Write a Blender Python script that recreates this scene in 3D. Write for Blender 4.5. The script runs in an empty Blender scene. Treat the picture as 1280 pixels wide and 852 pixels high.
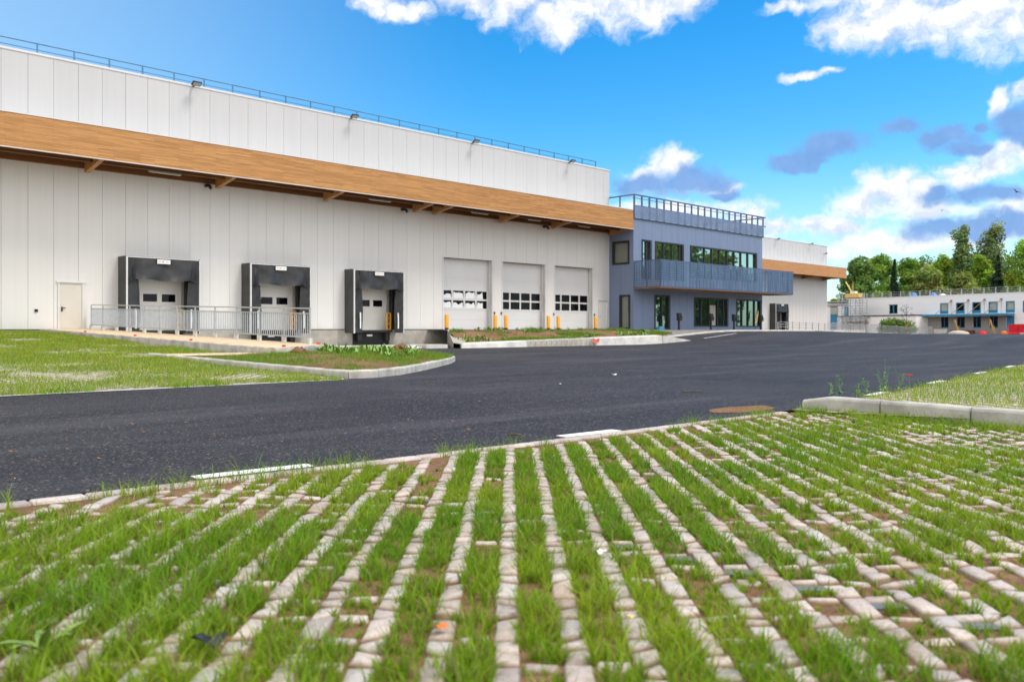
import bpy, bmesh, math, random
import numpy as np
from mathutils import Vector, noise
from mathutils.geometry import delaunay_2d_cdt

random.seed(7); RNG = np.random.default_rng(11)
sc = bpy.context.scene
COL = sc.collection
TH = math.radians(45.5)
FW = np.array([math.cos(TH), math.sin(TH)])      # horizontal view direction
RT = np.array([math.sin(TH), -math.cos(TH)])
D = 44.2                                          # warehouse front
R = math.radians

# ------------------------------------------------------------------ materials
def new_mat(name):
    m = bpy.data.materials.new(name); m.use_nodes = True
    nt = m.node_tree; nt.nodes.clear()
    out = nt.nodes.new('ShaderNodeOutputMaterial')
    return m, nt, out
def N(nt, t, **kw):
    n = nt.nodes.new(t)
    for k, v in kw.items():
        if k.startswith('i_'): n.inputs[int(k[2:]) if k[2:].isdigit() else k[2:]].default_value = v
        else: setattr(n, k, v)
    return n
def L(nt, a, b): nt.links.new(a, b)
def objco(nt, scale=(1, 1, 1)):
    tc = N(nt, 'ShaderNodeTexCoord'); mp = N(nt, 'ShaderNodeMapping')
    mp.inputs['Scale'].default_value = scale
    L(nt, tc.outputs['Object'], mp.inputs['Vector']); return mp.outputs['Vector']
def noise_n(nt, vec, scale, detail=4, rough=.55):
    n = N(nt, 'ShaderNodeTexNoise'); n.inputs['Scale'].default_value = scale
    n.inputs['Detail'].default_value = detail; n.inputs['Roughness'].default_value = rough
    L(nt, vec, n.inputs['Vector']); return n
def ramp(nt, fac, stops):
    r = N(nt, 'ShaderNodeValToRGB'); e = r.color_ramp.elements
    while len(e) > 1: e.remove(e[-1])
    for k, (p, c) in enumerate(stops):
        el = e[0] if k == 0 else e.new(p)
        el.position = p; el.color = (c[0], c[1], c[2], 1) if len(c) == 3 else c
    L(nt, fac, r.inputs['Fac']); return r.outputs['Color']
def mixc(nt, fac, a, b, mode='MIX'):
    m = N(nt, 'ShaderNodeMix', data_type='RGBA', blend_type=mode)
    for s, v in ((m.inputs[0], fac), (m.inputs[6], a), (m.inputs[7], b)):
        if hasattr(v, 'is_linked'): L(nt, v, s)
        elif isinstance(v, (int, float)): s.default_value = v
        else: s.default_value = (*v, 1) if len(v) == 3 else v
    return m.outputs[2]
def math_n(nt, op, a, b=None, c=None, clamp=False):
    m = N(nt, 'ShaderNodeMath', operation=op, use_clamp=clamp)
    for i, v in enumerate((a, b, c)):
        if v is None: continue
        if hasattr(v, 'is_linked'): L(nt, v, m.inputs[i])
        else: m.inputs[i].default_value = v
    return m.outputs[0]
def bump(nt, h, strength, dist):
    b = N(nt, 'ShaderNodeBump'); b.inputs['Strength'].default_value = strength
    b.inputs['Distance'].default_value = dist; L(nt, h, b.inputs['Height']); return b.outputs['Normal']
def pbr(nt, out, col, rough=.6, metal=0, normal=None, spec=.5):
    p = N(nt, 'ShaderNodeBsdfPrincipled')
    if hasattr(col, 'is_linked'): L(nt, col, p.inputs['Base Color'])
    else: p.inputs['Base Color'].default_value = (*col, 1)
    if hasattr(rough, 'is_linked'): L(nt, rough, p.inputs['Roughness'])
    else: p.inputs['Roughness'].default_value = rough
    p.inputs['Metallic'].default_value = metal
    p.inputs['Specular IOR Level'].default_value = spec
    if normal is not None: L(nt, normal, p.inputs['Normal'])
    L(nt, p.outputs[0], out.inputs['Surface']); return p
M = {}
def simple(name, col, rough=.6, metal=0, var=.12, vscale=2.0, spec=.5, stretch=(1, 1, 1), bmp=0, bscale=30):
    m, nt, out = new_mat(name); v = objco(nt, stretch)
    n = noise_n(nt, v, vscale, 5, .6)
    a = tuple(max(0, c*(1-var)) for c in col); b = tuple(min(1, c*(1+var)) for c in col)
    c = ramp(nt, n.outputs['Fac'], [(.3, a), (.7, b)])
    nm = None
    if bmp:
        n2 = noise_n(nt, v, bscale, 3); nm = bump(nt, n2.outputs['Fac'], bmp, .02)
    pbr(nt, out, c, rough, metal, nm, spec); M[name] = m; return m

# cladding: faint vertical rain streaks and tone shifts
def cladding(name, col):
    m, nt, out = new_mat(name)
    v = objco(nt); n = noise_n(nt, v, .25, 3)
    vs = objco(nt, (6, 6, .12)); n2 = noise_n(nt, vs, 1.0, 4)
    c = ramp(nt, n.outputs['Fac'], [(.3, tuple(x*.965 for x in col)), (.7, col)])
    s = ramp(nt, n2.outputs['Fac'], [(.3, (.965, .965, .96)), (.6, (1, 1, 1))])
    # joint-to-joint tone: each 1.1 m panel its own shade
    sp = N(nt, 'ShaderNodeSeparateXYZ'); L(nt, v, sp.inputs[0])
    k = math_n(nt, 'FLOOR', math_n(nt, 'DIVIDE', math_n(nt, 'ADD', sp.outputs[0], .15), 1.1))
    wn = N(nt, 'ShaderNodeTexWhiteNoise', noise_dimensions='1D'); L(nt, k, wn.inputs['W'])
    pt = ramp(nt, wn.outputs['Value'], [(0, (.98, .98, .985)), (1, (1, 1, 1))])
    dn = noise_n(nt, objco(nt, (1.2, 1.2, .5)), 1.0, 5, .65); zz = math_n(nt, 'ADD', sp.outputs[2], math_n(nt, 'MULTIPLY', dn.outputs['Fac'], 1.1))
    low = ramp(nt, zz, [(.45, (.90, .885, .86)), (1.0, (1, 1, 1))])
    c = mixc(nt, 1.0, mixc(nt, 1.0, mixc(nt, 1.0, c, s, 'MULTIPLY'), pt, 'MULTIPLY'), low, 'MULTIPLY')
    n3 = noise_n(nt, v, 1.2, 2); nm = bump(nt, n3.outputs['Fac'], .12, .03)
    pbr(nt, out, c, .5, 0, nm, .35); M[name] = m
cladding('clad_low', (.70, .692, .68)); cladding('clad_up', (.52, .525, .54))  # one cladding, two tones: lower lightened against canopy shade, upper darkened against glare
simple('joint', (.44, .44, .43), .8); simple('trim_white', (.64, .64, .64), .45, var=.04)
simple('door_white', (.72, .71, .68), .45, var=.03); simple('door_cream', (.60, .57, .51), .5, var=.03)
simple('panel_white', (.63, .635, .65), .4, var=.03, vscale=.7)
simple('blue_clad', (.17, .22, .345), .45, var=.07, vscale=.8, stretch=(3, 3, .3))
simple('blue_dark', (.075, .115, .21), .5, var=.08)
simple('frame_dark', (.012, .016, .02), .45, var=.1)
simple('black', (.009, .009, .01), .6, var=.2); simple('charcoal', (.019, .0195, .022), .5, var=.3, vscale=3)
simple('soot', (.016, .015, .014), .85, var=.3)
simple('yellow', (.80, .36, .012), .42, var=.06); simple('yellow_lift', (.75, .50, .14), .5)
simple('galv', (.44, .47, .50), .38, .55, var=.12, vscale=6); simple('galv_far', (.42, .44, .45), .5, .3)
simple('rail_blue', (.06, .19, .32), .5, .1)
simple('concrete', (.36, .335, .30), .85, var=.22, vscale=1.4, bmp=.25, bscale=40)
simple('kerbstone', (.42, .405, .375), .88, var=.34, vscale=2.2, bmp=.6, bscale=70)
simple('kerb_pale', (.54, .53, .505), .88, var=.2, vscale=1.6, bmp=.35, bscale=50)
simple('paint', (.74, .74, .72), .6, var=.08, vscale=14)
simple('mortar', (.12, .11, .10), .9)
simple('bark', (.09, .07, .05), .9, var=.3, vscale=8)
simple('red', (.72, .012, .025), .45, var=.06); simple('red_poppy', (.72, .03, .015), .6); simple('net_red', (.50, .11, .06), .7)
simple('orange', (.72, .16, .02), .6); simple('teal', (.02, .21, .36), .5); simple('teal_pale', (.03, .30, .50), .5)
simple('white_wall', (.88, .88, .885), .7, var=.05, vscale=.4, stretch=(.3, .3, 3)); simple('wall_shade', (.30, .29, .27), .8)
simple('roof_dark', (.05, .045, .045), .8); simple('roof_grey', (.35, .35, .35), .8)
simple('blind', (.42, .42, .36), .7); simple('timber', (.42, .25, .08), .8); simple('sand', (.52, .47, .40), .95)
simple('tarp_blue', (.06, .22, .55), .6); simple('tarp_white', (.78, .78, .78), .6)
simple('brown_red', (.16, .05, .04), .8)
simple('lamp_glass', (.30, .28, .26), .25); simple('tube_white', (.55, .53, .48), .4)
simple('leaf_brown', (.36, .14, .04), .8, var=.5, vscale=300); simple('paper', (.8, .8, .8), .8)
simple('flower_yellow', (.85, .65, .03), .6); simple('feather', (.02, .02, .025), .8)
simple('slab_dark', (.12, .135, .145), .75, var=.2, vscale=8)

# laminated timber, boards running along the facade
def wood(name, base, dark, row=.085, ln=2.6):
    m, nt, out = new_mat(name)
    tc = N(nt, 'ShaderNodeTexCoord'); sp = N(nt, 'ShaderNodeSeparateXYZ'); L(nt, tc.outputs['Object'], sp.inputs[0])
    zy = math_n(nt, 'ADD', sp.outputs[2], sp.outputs[1])
    cb = N(nt, 'ShaderNodeCombineXYZ'); L(nt, sp.outputs[0], cb.inputs[0]); L(nt, zy, cb.inputs[1])
    br = N(nt, 'ShaderNodeTexBrick'); br.offset = .37; br.offset_frequency = 2
    br.inputs['Scale'].default_value = 1; br.inputs['Mortar Size'].default_value = .004
    br.inputs['Brick Width'].default_value = ln; br.inputs['Row Height'].default_value = row
    br.inputs['Color1'].default_value = (*base, 1); br.inputs['Color2'].default_value = (*dark, 1)
    br.inputs['Mortar'].default_value = (dark[0]*.45, dark[1]*.42, dark[2]*.4, 1); L(nt, cb.outputs[0], br.inputs['Vector'])
    mp = N(nt, 'ShaderNodeMapping'); mp.inputs['Scale'].default_value = (.9, 28, 1); L(nt, cb.outputs[0], mp.inputs['Vector'])
    n = noise_n(nt, mp.outputs[0], 1.0, 6, .65)
    g = ramp(nt, n.outputs['Fac'], [(.25, (.52, .48, .45)), (.5, (1, 1, 1)), (.75, (1.3, 1.3, 1.28))])
    c = mixc(nt, 1.0, br.outputs['Color'], g, 'MULTIPLY')
    pbr(nt, out, c, .55, 0, bump(nt, n.outputs['Fac'], .2, .01), .35); M[name] = m
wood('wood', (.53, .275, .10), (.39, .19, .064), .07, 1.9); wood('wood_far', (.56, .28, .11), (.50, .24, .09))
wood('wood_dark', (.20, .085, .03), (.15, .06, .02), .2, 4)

# glass: a dark room behind a coated pane
def glass(name, dark, tint, fac, rough=.015):
    m, nt, out = new_mat(name)
    v = objco(nt); n = noise_n(nt, v, .8, 2)
    d = N(nt, 'ShaderNodeBsdfDiffuse'); d.inputs['Color'].default_value = (*dark, 1)
    g = N(nt, 'ShaderNodeBsdfGlossy'); g.inputs['Color'].default_value = (*tint, 1); g.inputs['Roughness'].default_value = rough
    L(nt, bump(nt, n.outputs['Fac'], .06, .02), g.inputs['Normal'])
    mx = N(nt, 'ShaderNodeMixShader'); mx.inputs[0].default_value = fac
    L(nt, d.outputs[0], mx.inputs[1]); L(nt, g.outputs[0], mx.inputs[2]); L(nt, mx.outputs[0], out.inputs['Surface']); M[name] = m
glass('glass', (.02, .03, .028), (.86, .95, .90), .55)
glass('glass_low', (.012, .022, .024), (.7, .95, .95), .32)
glass('glass_pale', (.16, .17, .14), (.8, .9, .85), .12)
glass('glass_dark', (.005, .005, .008), (.8, .8, .9), .018)
glass('glass_sheet', (.75, .77, .80), (.9, .9, .95), .1, .1)

# perforated sheet: real holes punched on a fine grid
def perforated(name, col, cell=.16, radius=.36):
    m, nt, out = new_mat(name)
    tc = N(nt, 'ShaderNodeTexCoord'); sp = N(nt, 'ShaderNodeSeparateXYZ'); L(nt, tc.outputs['Object'], sp.inputs[0])
    h = math_n(nt, 'ADD', sp.outputs[0], sp.outputs[1])
    a = math_n(nt, 'SUBTRACT', math_n(nt, 'FRACT', math_n(nt, 'DIVIDE', h, cell)), .5)
    b = math_n(nt, 'SUBTRACT', math_n(nt, 'FRACT', math_n(nt, 'DIVIDE', sp.outputs[2], cell)), .5)
    r = math_n(nt, 'SQRT', math_n(nt, 'ADD', math_n(nt, 'MULTIPLY', a, a), math_n(nt, 'MULTIPLY', b, b)))
    hole = math_n(nt, 'LESS_THAN', r, radius)
    n = noise_n(nt, tc.outputs['Object'], .7, 3)
    c = ramp(nt, n.outputs['Fac'], [(.3, tuple(x*.85 for x in col)), (.7, tuple(x*1.15 for x in col))])
    p = N(nt, 'ShaderNodeBsdfPrincipled'); L(nt, c, p.inputs['Base Color']); p.inputs['Roughness'].default_value = .45
    t = N(nt, 'ShaderNodeBsdfTransparent'); mx = N(nt, 'ShaderNodeMixShader')
    L(nt, hole, mx.inputs[0]); L(nt, p.outputs[0], mx.inputs[1]); L(nt, t.outputs[0], mx.inputs[2])
    L(nt, mx.outputs[0], out.inputs['Surface']); M[name] = m
perforated('mesh_blue', (.095, .16, .275), .16, .32); perforated('mesh_parapet', (.13, .18, .31), .16, .20)

def asphalt():
    m, nt, out = new_mat('asphalt'); v = objco(nt)
    big = noise_n(nt, v, .18, 5, .6); st = noise_n(nt, objco(nt, (.12, .9, 1)), .9, 4, .6)
    base = ramp(nt, big.outputs['Fac'], [(.36, (.006, .006, .009)), (.64, (.021, .0205, .025))])
    pale = ramp(nt, st.outputs['Fac'], [(.50, (0, 0, 0)), (.66, (1, 1, 1))])
    base = mixc(nt, math_n(nt, 'MULTIPLY', pale, .75), base, (.052, .049, .054))
    sc2 = noise_n(nt, objco(nt, (.5, .25, 1)), .5, 6, .7); scf = ramp(nt, sc2.outputs['Fac'], [(.58, (0, 0, 0)), (.70, (1, 1, 1))])
    base = mixc(nt, math_n(nt, 'MULTIPLY', scf, .55), base, (.066, .062, .062))
    vo = N(nt, 'ShaderNodeTexVoronoi'); vo.inputs['Scale'].default_value = 75; L(nt, v, vo.inputs['Vector'])
    bw = N(nt, 'ShaderNodeSeparateColor'); L(nt, vo.outputs['Color'], bw.inputs[0])
    sp = ramp(nt, bw.outputs[0], [(.76, (0, 0, 0)), (1, (1, 1, 1))])
    c = mixc(nt, math_n(nt, 'MULTIPLY', sp, .9), base, (.13, .12, .12))
    v2 = N(nt, 'ShaderNodeTexVoronoi'); v2.inputs['Scale'].default_value = 38; L(nt, v, v2.inputs['Vector'])
    b2 = N(nt, 'ShaderNodeSeparateColor'); L(nt, v2.outputs['Color'], b2.inputs[0])
    s2 = math_n(nt, 'MULTIPLY', math_n(nt, 'GREATER_THAN', b2.outputs[1], .93), math_n(nt, 'LESS_THAN', v2.outputs['Distance'], .42))
    c = mixc(nt, math_n(nt, 'MULTIPLY', s2, .8), c, mixc(nt, b2.outputs[2], (.30, .27, .25), (.20, .09, .045)))
    h = mixc(nt, .5, vo.outputs['Distance'], v2.outputs['Distance'])
    pbr(nt, out, c, .68, 0, bump(nt, h, 1.0, .02), .30); M['asphalt'] = m
asphalt()
def soil():
    m, nt, out = new_mat('soil'); v = objco(nt)
    a = noise_n(nt, v, .9, 6, .65); b = noise_n(nt, v, 22, 5, .7)
    c = ramp(nt, a.outputs['Fac'], [(.3, (.16, .085, .045)), (.6, (.27, .155, .09)), (.8, (.34, .22, .13))])
    g = ramp(nt, b.outputs['Fac'], [(.3, (.6, .58, .55)), (.7, (1.2, 1.2, 1.2))])
    pbr(nt, out, mixc(nt, 1.0, c, g, 'MULTIPLY'), .95, 0, bump(nt, b.outputs['Fac'], .8, .05), .2); M['soil'] = m
soil()
def grass_paving():
    # pale stones in a grid at 45 degrees to the road, soil and moss between
    m, nt, out = new_mat('grass_paving'); tc = N(nt, 'ShaderNodeTexCoord')
    mp = N(nt, 'ShaderNodeMapping'); mp.inputs['Rotation'].default_value = (0, 0, -TH); L(nt, tc.outputs['Object'], mp.inputs['Vector'])
    sp = N(nt, 'ShaderNodeSeparateXYZ'); L(nt, mp.outputs[0], sp.inputs[0])
    fa = math_n(nt, 'LESS_THAN', math_n(nt, 'FRACT', math_n(nt, 'DIVIDE', sp.outputs[0], .225)), .28)
    fb = math_n(nt, 'LESS_THAN', math_n(nt, 'FRACT', math_n(nt, 'DIVIDE', sp.outputs[1], .225)), .34)
    st = math_n(nt, 'MAXIMUM', fa, fb)
    a = noise_n(nt, tc.outputs['Object'], .5, 5, .6); b = noise_n(nt, tc.outputs['Object'], 14, 4, .7)
    soilc = ramp(nt, a.outputs['Fac'], [(.35, (.13, .15, .04)), (.65, (.24, .20, .09))])
    stone = ramp(nt, b.outputs['Fac'], [(.3, (.34, .30, .26)), (.7, (.52, .48, .43))])
    pbr(nt, out, mixc(nt, st, soilc, stone), .9, 0, bump(nt, b.outputs['Fac'], .4, .03), .2); M['grass_paving'] = m
grass_paving()
def tan_path():
    m, nt, out = new_mat('tan_path'); v = objco(nt)
    a = noise_n(nt, v, .7, 5, .6); b = noise_n(nt, v, 60, 3, .7)
    c = ramp(nt, a.outputs['Fac'], [(.3, (.52, .39, .25)), (.7, (.62, .49, .33))])
    g = ramp(nt, b.outputs['Fac'], [(.3, (.85, .85, .85)), (.7, (1.1, 1.1, 1.1))])
    pbr(nt, out, mixc(nt, 1.0, c, g, 'MULTIPLY'), .9, 0, None, .2); M['tan_path'] = m
tan_path()
def stone_mat():
    m, nt, out = new_mat('paver_stone'); v = objco(nt)
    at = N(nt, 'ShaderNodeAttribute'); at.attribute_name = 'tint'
    b = noise_n(nt, v, 55, 5, .7); a = noise_n(nt, v, 3, 4, .6)
    c = ramp(nt, b.outputs['Fac'], [(.25, (.29, .25, .23)), (.5, (.44, .39, .365)), (.75, (.53, .475, .445))])
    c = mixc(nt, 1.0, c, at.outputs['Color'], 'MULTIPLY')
    d = ramp(nt, a.outputs['Fac'], [(.48, (1, 1, 1)), (.75, (.76, .66, .57))])
    pbr(nt, out, mixc(nt, 1.0, c, d, 'MULTIPLY'), .85, 0, bump(nt, b.outputs['Fac'], .35, .008), .3); M['paver_stone'] = m
stone_mat()
def leafy(name, trans=.35, rough=.55, attr='tint', spec=.3):
    m, nt, out = new_mat(name)
    at = N(nt, 'ShaderNodeAttribute'); at.attribute_name = attr
    p = N(nt, 'ShaderNodeBsdfPrincipled'); L(nt, at.outputs['Color'], p.inputs['Base Color'])
    p.inputs['Roughness'].default_value = rough; p.inputs['Specular IOR Level'].default_value = spec
    t = N(nt, 'ShaderNodeBsdfTranslucent')
    L(nt, mixc(nt, 1.0, at.outputs['Color'], (1.25, 1.2, .5), 'MULTIPLY'), t.inputs['Color'])
    mx = N(nt, 'ShaderNodeMixShader'); mx.inputs[0].default_value = trans
    L(nt, p.outputs[0], mx.inputs[1]); L(nt, t.outputs[0], mx.inputs[2]); L(nt, mx.outputs[0], out.inputs['Surface']); M[name] = m
leafy('grass_blade', .45); leafy('tree_leaf', .35)

# ------------------------------------------------------------------ building helpers
class MB:
    def __init__(self): self.v = []; self.f = []
    def add(self, vs, fs):
        o = len(self.v); self.v += [tuple(x) for x in vs]; self.f += [tuple(i+o for i in f) for f in fs]; return self
    def box(self, x0, x1, y0, y1, z0, z1):
        v = [(x, y, z) for z in (z0, z1) for y in (y0, y1) for x in (x0, x1)]
        return self.add(v, [(0, 2, 3, 1), (4, 5, 7, 6), (0, 1, 5, 4), (2, 6, 7, 3), (0, 4, 6, 2), (1, 3, 7, 5)])
    def bbox(self, x0, x1, y0, y1, z0, z1, b=.02, seg=2, fn=None):
        bm = bmesh.new(); bmesh.ops.create_cube(bm, size=1)
        for v in bm.verts:
            v.co = ((x0+x1)/2+v.co.x*(x1-x0), (y0+y1)/2+v.co.y*(y1-y0), (z0+z1)/2+v.co.z*(z1-z0))
        bmesh.ops.bevel(bm, geom=bm.edges[:], offset=b, segments=seg, affect='EDGES', profile=.6)
        bm.verts.index_update()
        vs = [v.co.copy() for v in bm.verts]
        if fn: vs = [fn(v) for v in vs]
        self.add(vs, [[v.index for v in f.verts] for f in bm.faces]); bm.free(); return self
    def quad(self, a, b, c, d): return self.add([a, b, c, d], [(0, 1, 2, 3)])
    def prism(self, pts, y0, y1, axis='y'):
        n = len(pts)
        def P(p, t): return (p[0], t, p[1]) if axis == 'y' else ((t, p[0], p[1]) if axis == 'x' else (p[0], p[1], t))
        v = [P(p, y0) for p in pts] + [P(p, y1) for p in pts]
        f = [tuple(range(n))[::-1], tuple(range(n, 2*n))] + [(i, (i+1) % n, (i+1) % n+n, i+n) for i in range(n)]
        return self.add(v, f)
    def bar(self, a, b, w, h=None):
        a = Vector(a); b = Vector(b); h = h or w; d = (b-a).normalized()
        up = Vector((0, 0, 1)) if abs(d.z) < .95 else Vector((1, 0, 0))
        s = d.cross(up).normalized()*w/2; u = s.cross(d).normalized()*h/2
        v = [p+i*s+j*u for p in (a, b) for i, j in ((-1, -1), (1, -1), (1, 1), (-1, 1))]
        return self.add(v, [(3, 2, 1, 0), (4, 5, 6, 7), (0, 1, 5, 4), (1, 2, 6, 5), (2, 3, 7, 6), (3, 0, 4, 7)])
    def tube(self, pts, r, n=10, cap=True):
        pts = [Vector(p) for p in pts]; rs = r if isinstance(r, (list, tuple)) else [r]*len(pts)
        vs = []; fs = []
        d0 = (pts[1]-pts[0]).normalized(); ref = Vector((0, 0, 1)) if abs(d0.z) < .9 else Vector((1, 0, 0))
        for i, p in enumerate(pts):
            d = (pts[min(i+1, len(pts)-1)]-pts[max(i-1, 0)]).normalized()
            s = d.cross(ref).normalized(); u = s.cross(d)
            for k in range(n):
                a = 2*math.pi*k/n; vs.append(p+(s*math.cos(a)+u*math.sin(a))*rs[i])
        for i in range(len(pts)-1):
            for k in range(n):
                fs.append((i*n+k, i*n+(k+1) % n, (i+1)*n+(k+1) % n, (i+1)*n+k))
        if cap: fs += [tuple(range(n)), tuple(range((len(pts)-1)*n, len(pts)*n))[::-1]]
        return self.add(vs, fs)
    def grid(self, o, du, dv, nx, ny, fn=None):
        o = Vector(o); du = Vector(du); dv = Vector(dv); vs = []
        for j in range(ny+1):
            for i in range(nx+1):
                p = o+du*(i/nx)+dv*(j/ny)
                if fn: p = fn(p, i/nx, j/ny)
                vs.append(p)
        return self.add(vs, [(j*(nx+1)+i, j*(nx+1)+i+1, (j+1)*(nx+1)+i+1, (j+1)*(nx+1)+i) for j in range(ny) for i in range(nx)])
    def build(self, name, mat, parent=None, smooth=False, label=None):
        me = bpy.data.meshes.new(name)
        off = world_loc(parent) if parent else Vector((0, 0, 0))
        me.from_pydata([tuple(Vector(v)-off) for v in self.v], [], self.f)
        bm = bmesh.new(); bm.from_mesh(me); bmesh.ops.recalc_face_normals(bm, faces=bm.faces[:]); bm.to_mesh(me); bm.free()
        me.materials.append(M[mat]); me.update()
        if smooth:
            for p in me.polygons: p.use_smooth = True
            try: me.set_sharp_from_angle(angle=R(40))
            except Exception: pass
        o = bpy.data.objects.new(name, me); COL.objects.link(o)
        if parent: o.parent = parent
        if label: o['label'] = label
        return o
def world_loc(o):
    v = Vector((0, 0, 0))
    while o is not None: v += o.location; o = o.parent
    return v
def setp(o, label=None, cat=None, group=None, kind=None):
    if label: o['label'] = label
    if cat: o['category'] = cat
    if group: o['group'] = group
    if kind: o['kind'] = kind
    return o
def thing(name, label, cat, loc, group=None):
    o = bpy.data.objects.new(name, None); COL.objects.link(o); o.location = loc; o.empty_display_size = .2
    return setp(o, label, cat, group)
def clone(root, loc=None, label=None, rz=None):
    r = root.copy(); COL.objects.link(r)
    if loc is not None: r.location = loc
    if rz is not None: r.rotation_euler = (0, 0, rz)
    if label: r['label'] = label
    for ch in root.children:
        c = ch.copy(); COL.objects.link(c); c.parent = r
        for g in ch.children:
            d = g.copy(); COL.objects.link(d); d.parent = c
    return r
def rebase(root):
    """meshes of a tree whose root carries a rotation keep local coordinates: nothing to do"""
    return root
def sstep(a, b, x): t = min(1, max(0, (x-a)/(b-a))); return t*t*(3-2*t)
def lerp(a, b, t): return a+(b-a)*t

# ------------------------------------------------------------------ terrain heights
def za(s, y):
    """road surface"""
    lat = sstep(.36, .52, y/max(s, 1))
    rise = sstep(44, 63, s)*lerp(.60, .80, lat)
    return rise-.48*sstep(72, 112, s)*(1-lat)
def zleft(s, y):
    """grass rising from the road edge to the warehouse, left of the island"""
    t = max(0, (y-14.3)/(44.2-14.3)); n = noise.noise(Vector((s*.25, y*.25, 0)))
    return .012+.878*(t**1.25)+.03*n*min(1, t*6)
def zpath(y): return 1.0-(44.2-y)*.0255
def zmound(s, y):
    t = sstep(33.9, 42.4, y); n = noise.noise(Vector((s*.6, y*.6, 3)))*.10+noise.noise(Vector((s*2.1, y*2.1, 5)))*.04
    base = retz(s)-.03
    return lerp(base, .93, t**.8)+n*(4*t*(1-t))
def retz(s): return .22+.33*min(1, max(0, (s-29.5)/17))

def sheet(name, poly, zfun, step, mat, kind='structure', parent=None):
    pts = [Vector((p[0], p[1])) for p in poly]
    dense = []
    for i, p in enumerate(pts):
        q = pts[(i+1) % len(pts)]; k = max(1, int((q-p).length/step))
        dense += [p.lerp(q, j/k) for j in range(k)]
    n = len(dense); xs = [p.x for p in dense]; ys = [p.y for p in dense]
    edges = [(i, (i+1) % n) for i in range(n)]
    inner = []
    x = min(xs)+step*.5
    while x < max(xs):
        y = min(ys)+step*.5
        while y < max(ys):
            inner.append(Vector((x+random.uniform(-.2, .2)*step, y+random.uniform(-.2, .2)*step))); y += step
        x += step
    vo, ed, fa, *_ = delaunay_2d_cdt(dense+inner, edges, [list(range(n))], 1, 1e-4)
    me = bpy.data.meshes.new(name)
    me.from_pydata([(v.x, v.y, zfun(v.x, v.y)) for v in vo], [], [tuple(f) for f in fa])
    bm = bmesh.new(); bm.from_mesh(me)
    for f in bm.faces:
        if f.normal.z < 0: f.normal_flip()
        f.smooth = True
    bm.to_mesh(me); bm.free()
    me.materials.append(M[mat]); o = bpy.data.objects.new(name, me); COL.objects.link(o)
    if kind: o['kind'] = kind
    return o
def inpoly(x, y, poly):
    r = np.zeros(x.shape, bool); n = len(poly)
    for i in range(n):
        x0, y0 = poly[i]; x1, y1 = poly[(i+1) % n]
        c = ((y0 > y) != (y1 > y)) & (x < (x1-x0)*(y-y0)/((y1-y0) or 1e-9)+x0); r ^= c
    return r
def vnoise(x, y, scale, seed=0):
    """cheap tiling-free value noise for scatter masks"""
    xs = x*scale+seed*17.3; ys = y*scale-seed*9.1
    xi = np.floor(xs).astype(np.int64); yi = np.floor(ys).astype(np.int64); fx = xs-xi; fy = ys-yi
    fx = fx*fx*(3-2*fx); fy = fy*fy*(3-2*fy)
    def h(a, b):
        k = (a*374761393+b*668265263+seed*974711) & 0x7fffffff
        k = ((k ^ (k >> 13))*1274126177) & 0x7fffffff
        return ((k ^ (k >> 16)) & 0xffff)/65535.
    return (h(xi, yi)*(1-fx)+h(xi+1, yi)*fx)*(1-fy)+(h(xi, yi+1)*(1-fx)+h(xi+1, yi+1)*fx)*fy
def fbm(x, y, scale, seed=0): return (vnoise(x, y, scale, seed)+.5*vnoise(x, y, scale*2.1, seed+1)+.25*vnoise(x, y, scale*4.3, seed+2))/1.75

def bulk(name, verts, quads, mat, tint=None, smooth=False, kind=None, label=None, cat=None, parent=None):
    me = bpy.data.meshes.new(name); nv = len(verts); nf = len(quads)
    me.vertices.add(nv); me.vertices.foreach_set('co', np.asarray(verts, np.float32).ravel())
    me.loops.add(nf*4); me.loops.foreach_set('vertex_index', np.asarray(quads, np.int32).ravel())
    me.polygons.add(nf); me.polygons.foreach_set('loop_start', np.arange(0, nf*4, 4, dtype=np.int32))
    me.polygons.foreach_set('loop_total', np.full(nf, 4, np.int32))
    if smooth: me.polygons.foreach_set('use_smooth', np.ones(nf, bool))
    if tint is not None:
        a = me.color_attributes.new('tint', 'FLOAT_COLOR', 'POINT')
        t = np.ones((nv, 4), np.float32); t[:, :3] = tint; a.data.foreach_set('color', t.ravel())
    me.update(calc_edges=True); me.validate()
    me.materials.append(M[mat]); o = bpy.data.objects.new(name, me); COL.objects.link(o)
    if parent: o.parent = parent
    setp(o, label, cat, None, kind); return o
def blades(pos, h, w, lean, seg, cols, yaw=None):
    n = len(pos); yaw = RNG.uniform(0, 2*np.pi, n) if yaw is None else yaw
    ld = RNG.uniform(0, 2*np.pi, n)
    side = np.stack([np.cos(yaw), np.sin(yaw), np.zeros(n)], 1); ldir = np.stack([np.cos(ld), np.sin(ld), np.zeros(n)], 1)
    V = np.zeros((n, (seg+1)*2, 3)); 
    for k in range(seg+1):
        t = k/seg; ww = w*(1-t**1.6)*.5+.0004
        c = pos+ldir*(lean*h*t**1.8)[:, None]; c[:, 2] += h*(t-.25*lean*t**2.2)
        V[:, 2*k] = c-side*ww[:, None]; V[:, 2*k+1] = c+side*ww[:, None]
    m = (seg+1)*2; base = np.arange(n)[:, None]*m
    Q = np.concatenate([base+np.array([[2*k, 2*k+1, 2*k+3, 2*k+2]]) for k in range(seg)], 1).reshape(-1, 4)
    T = np.repeat(cols, m, 0)
    return V.reshape(-1, 3), Q, T
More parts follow.
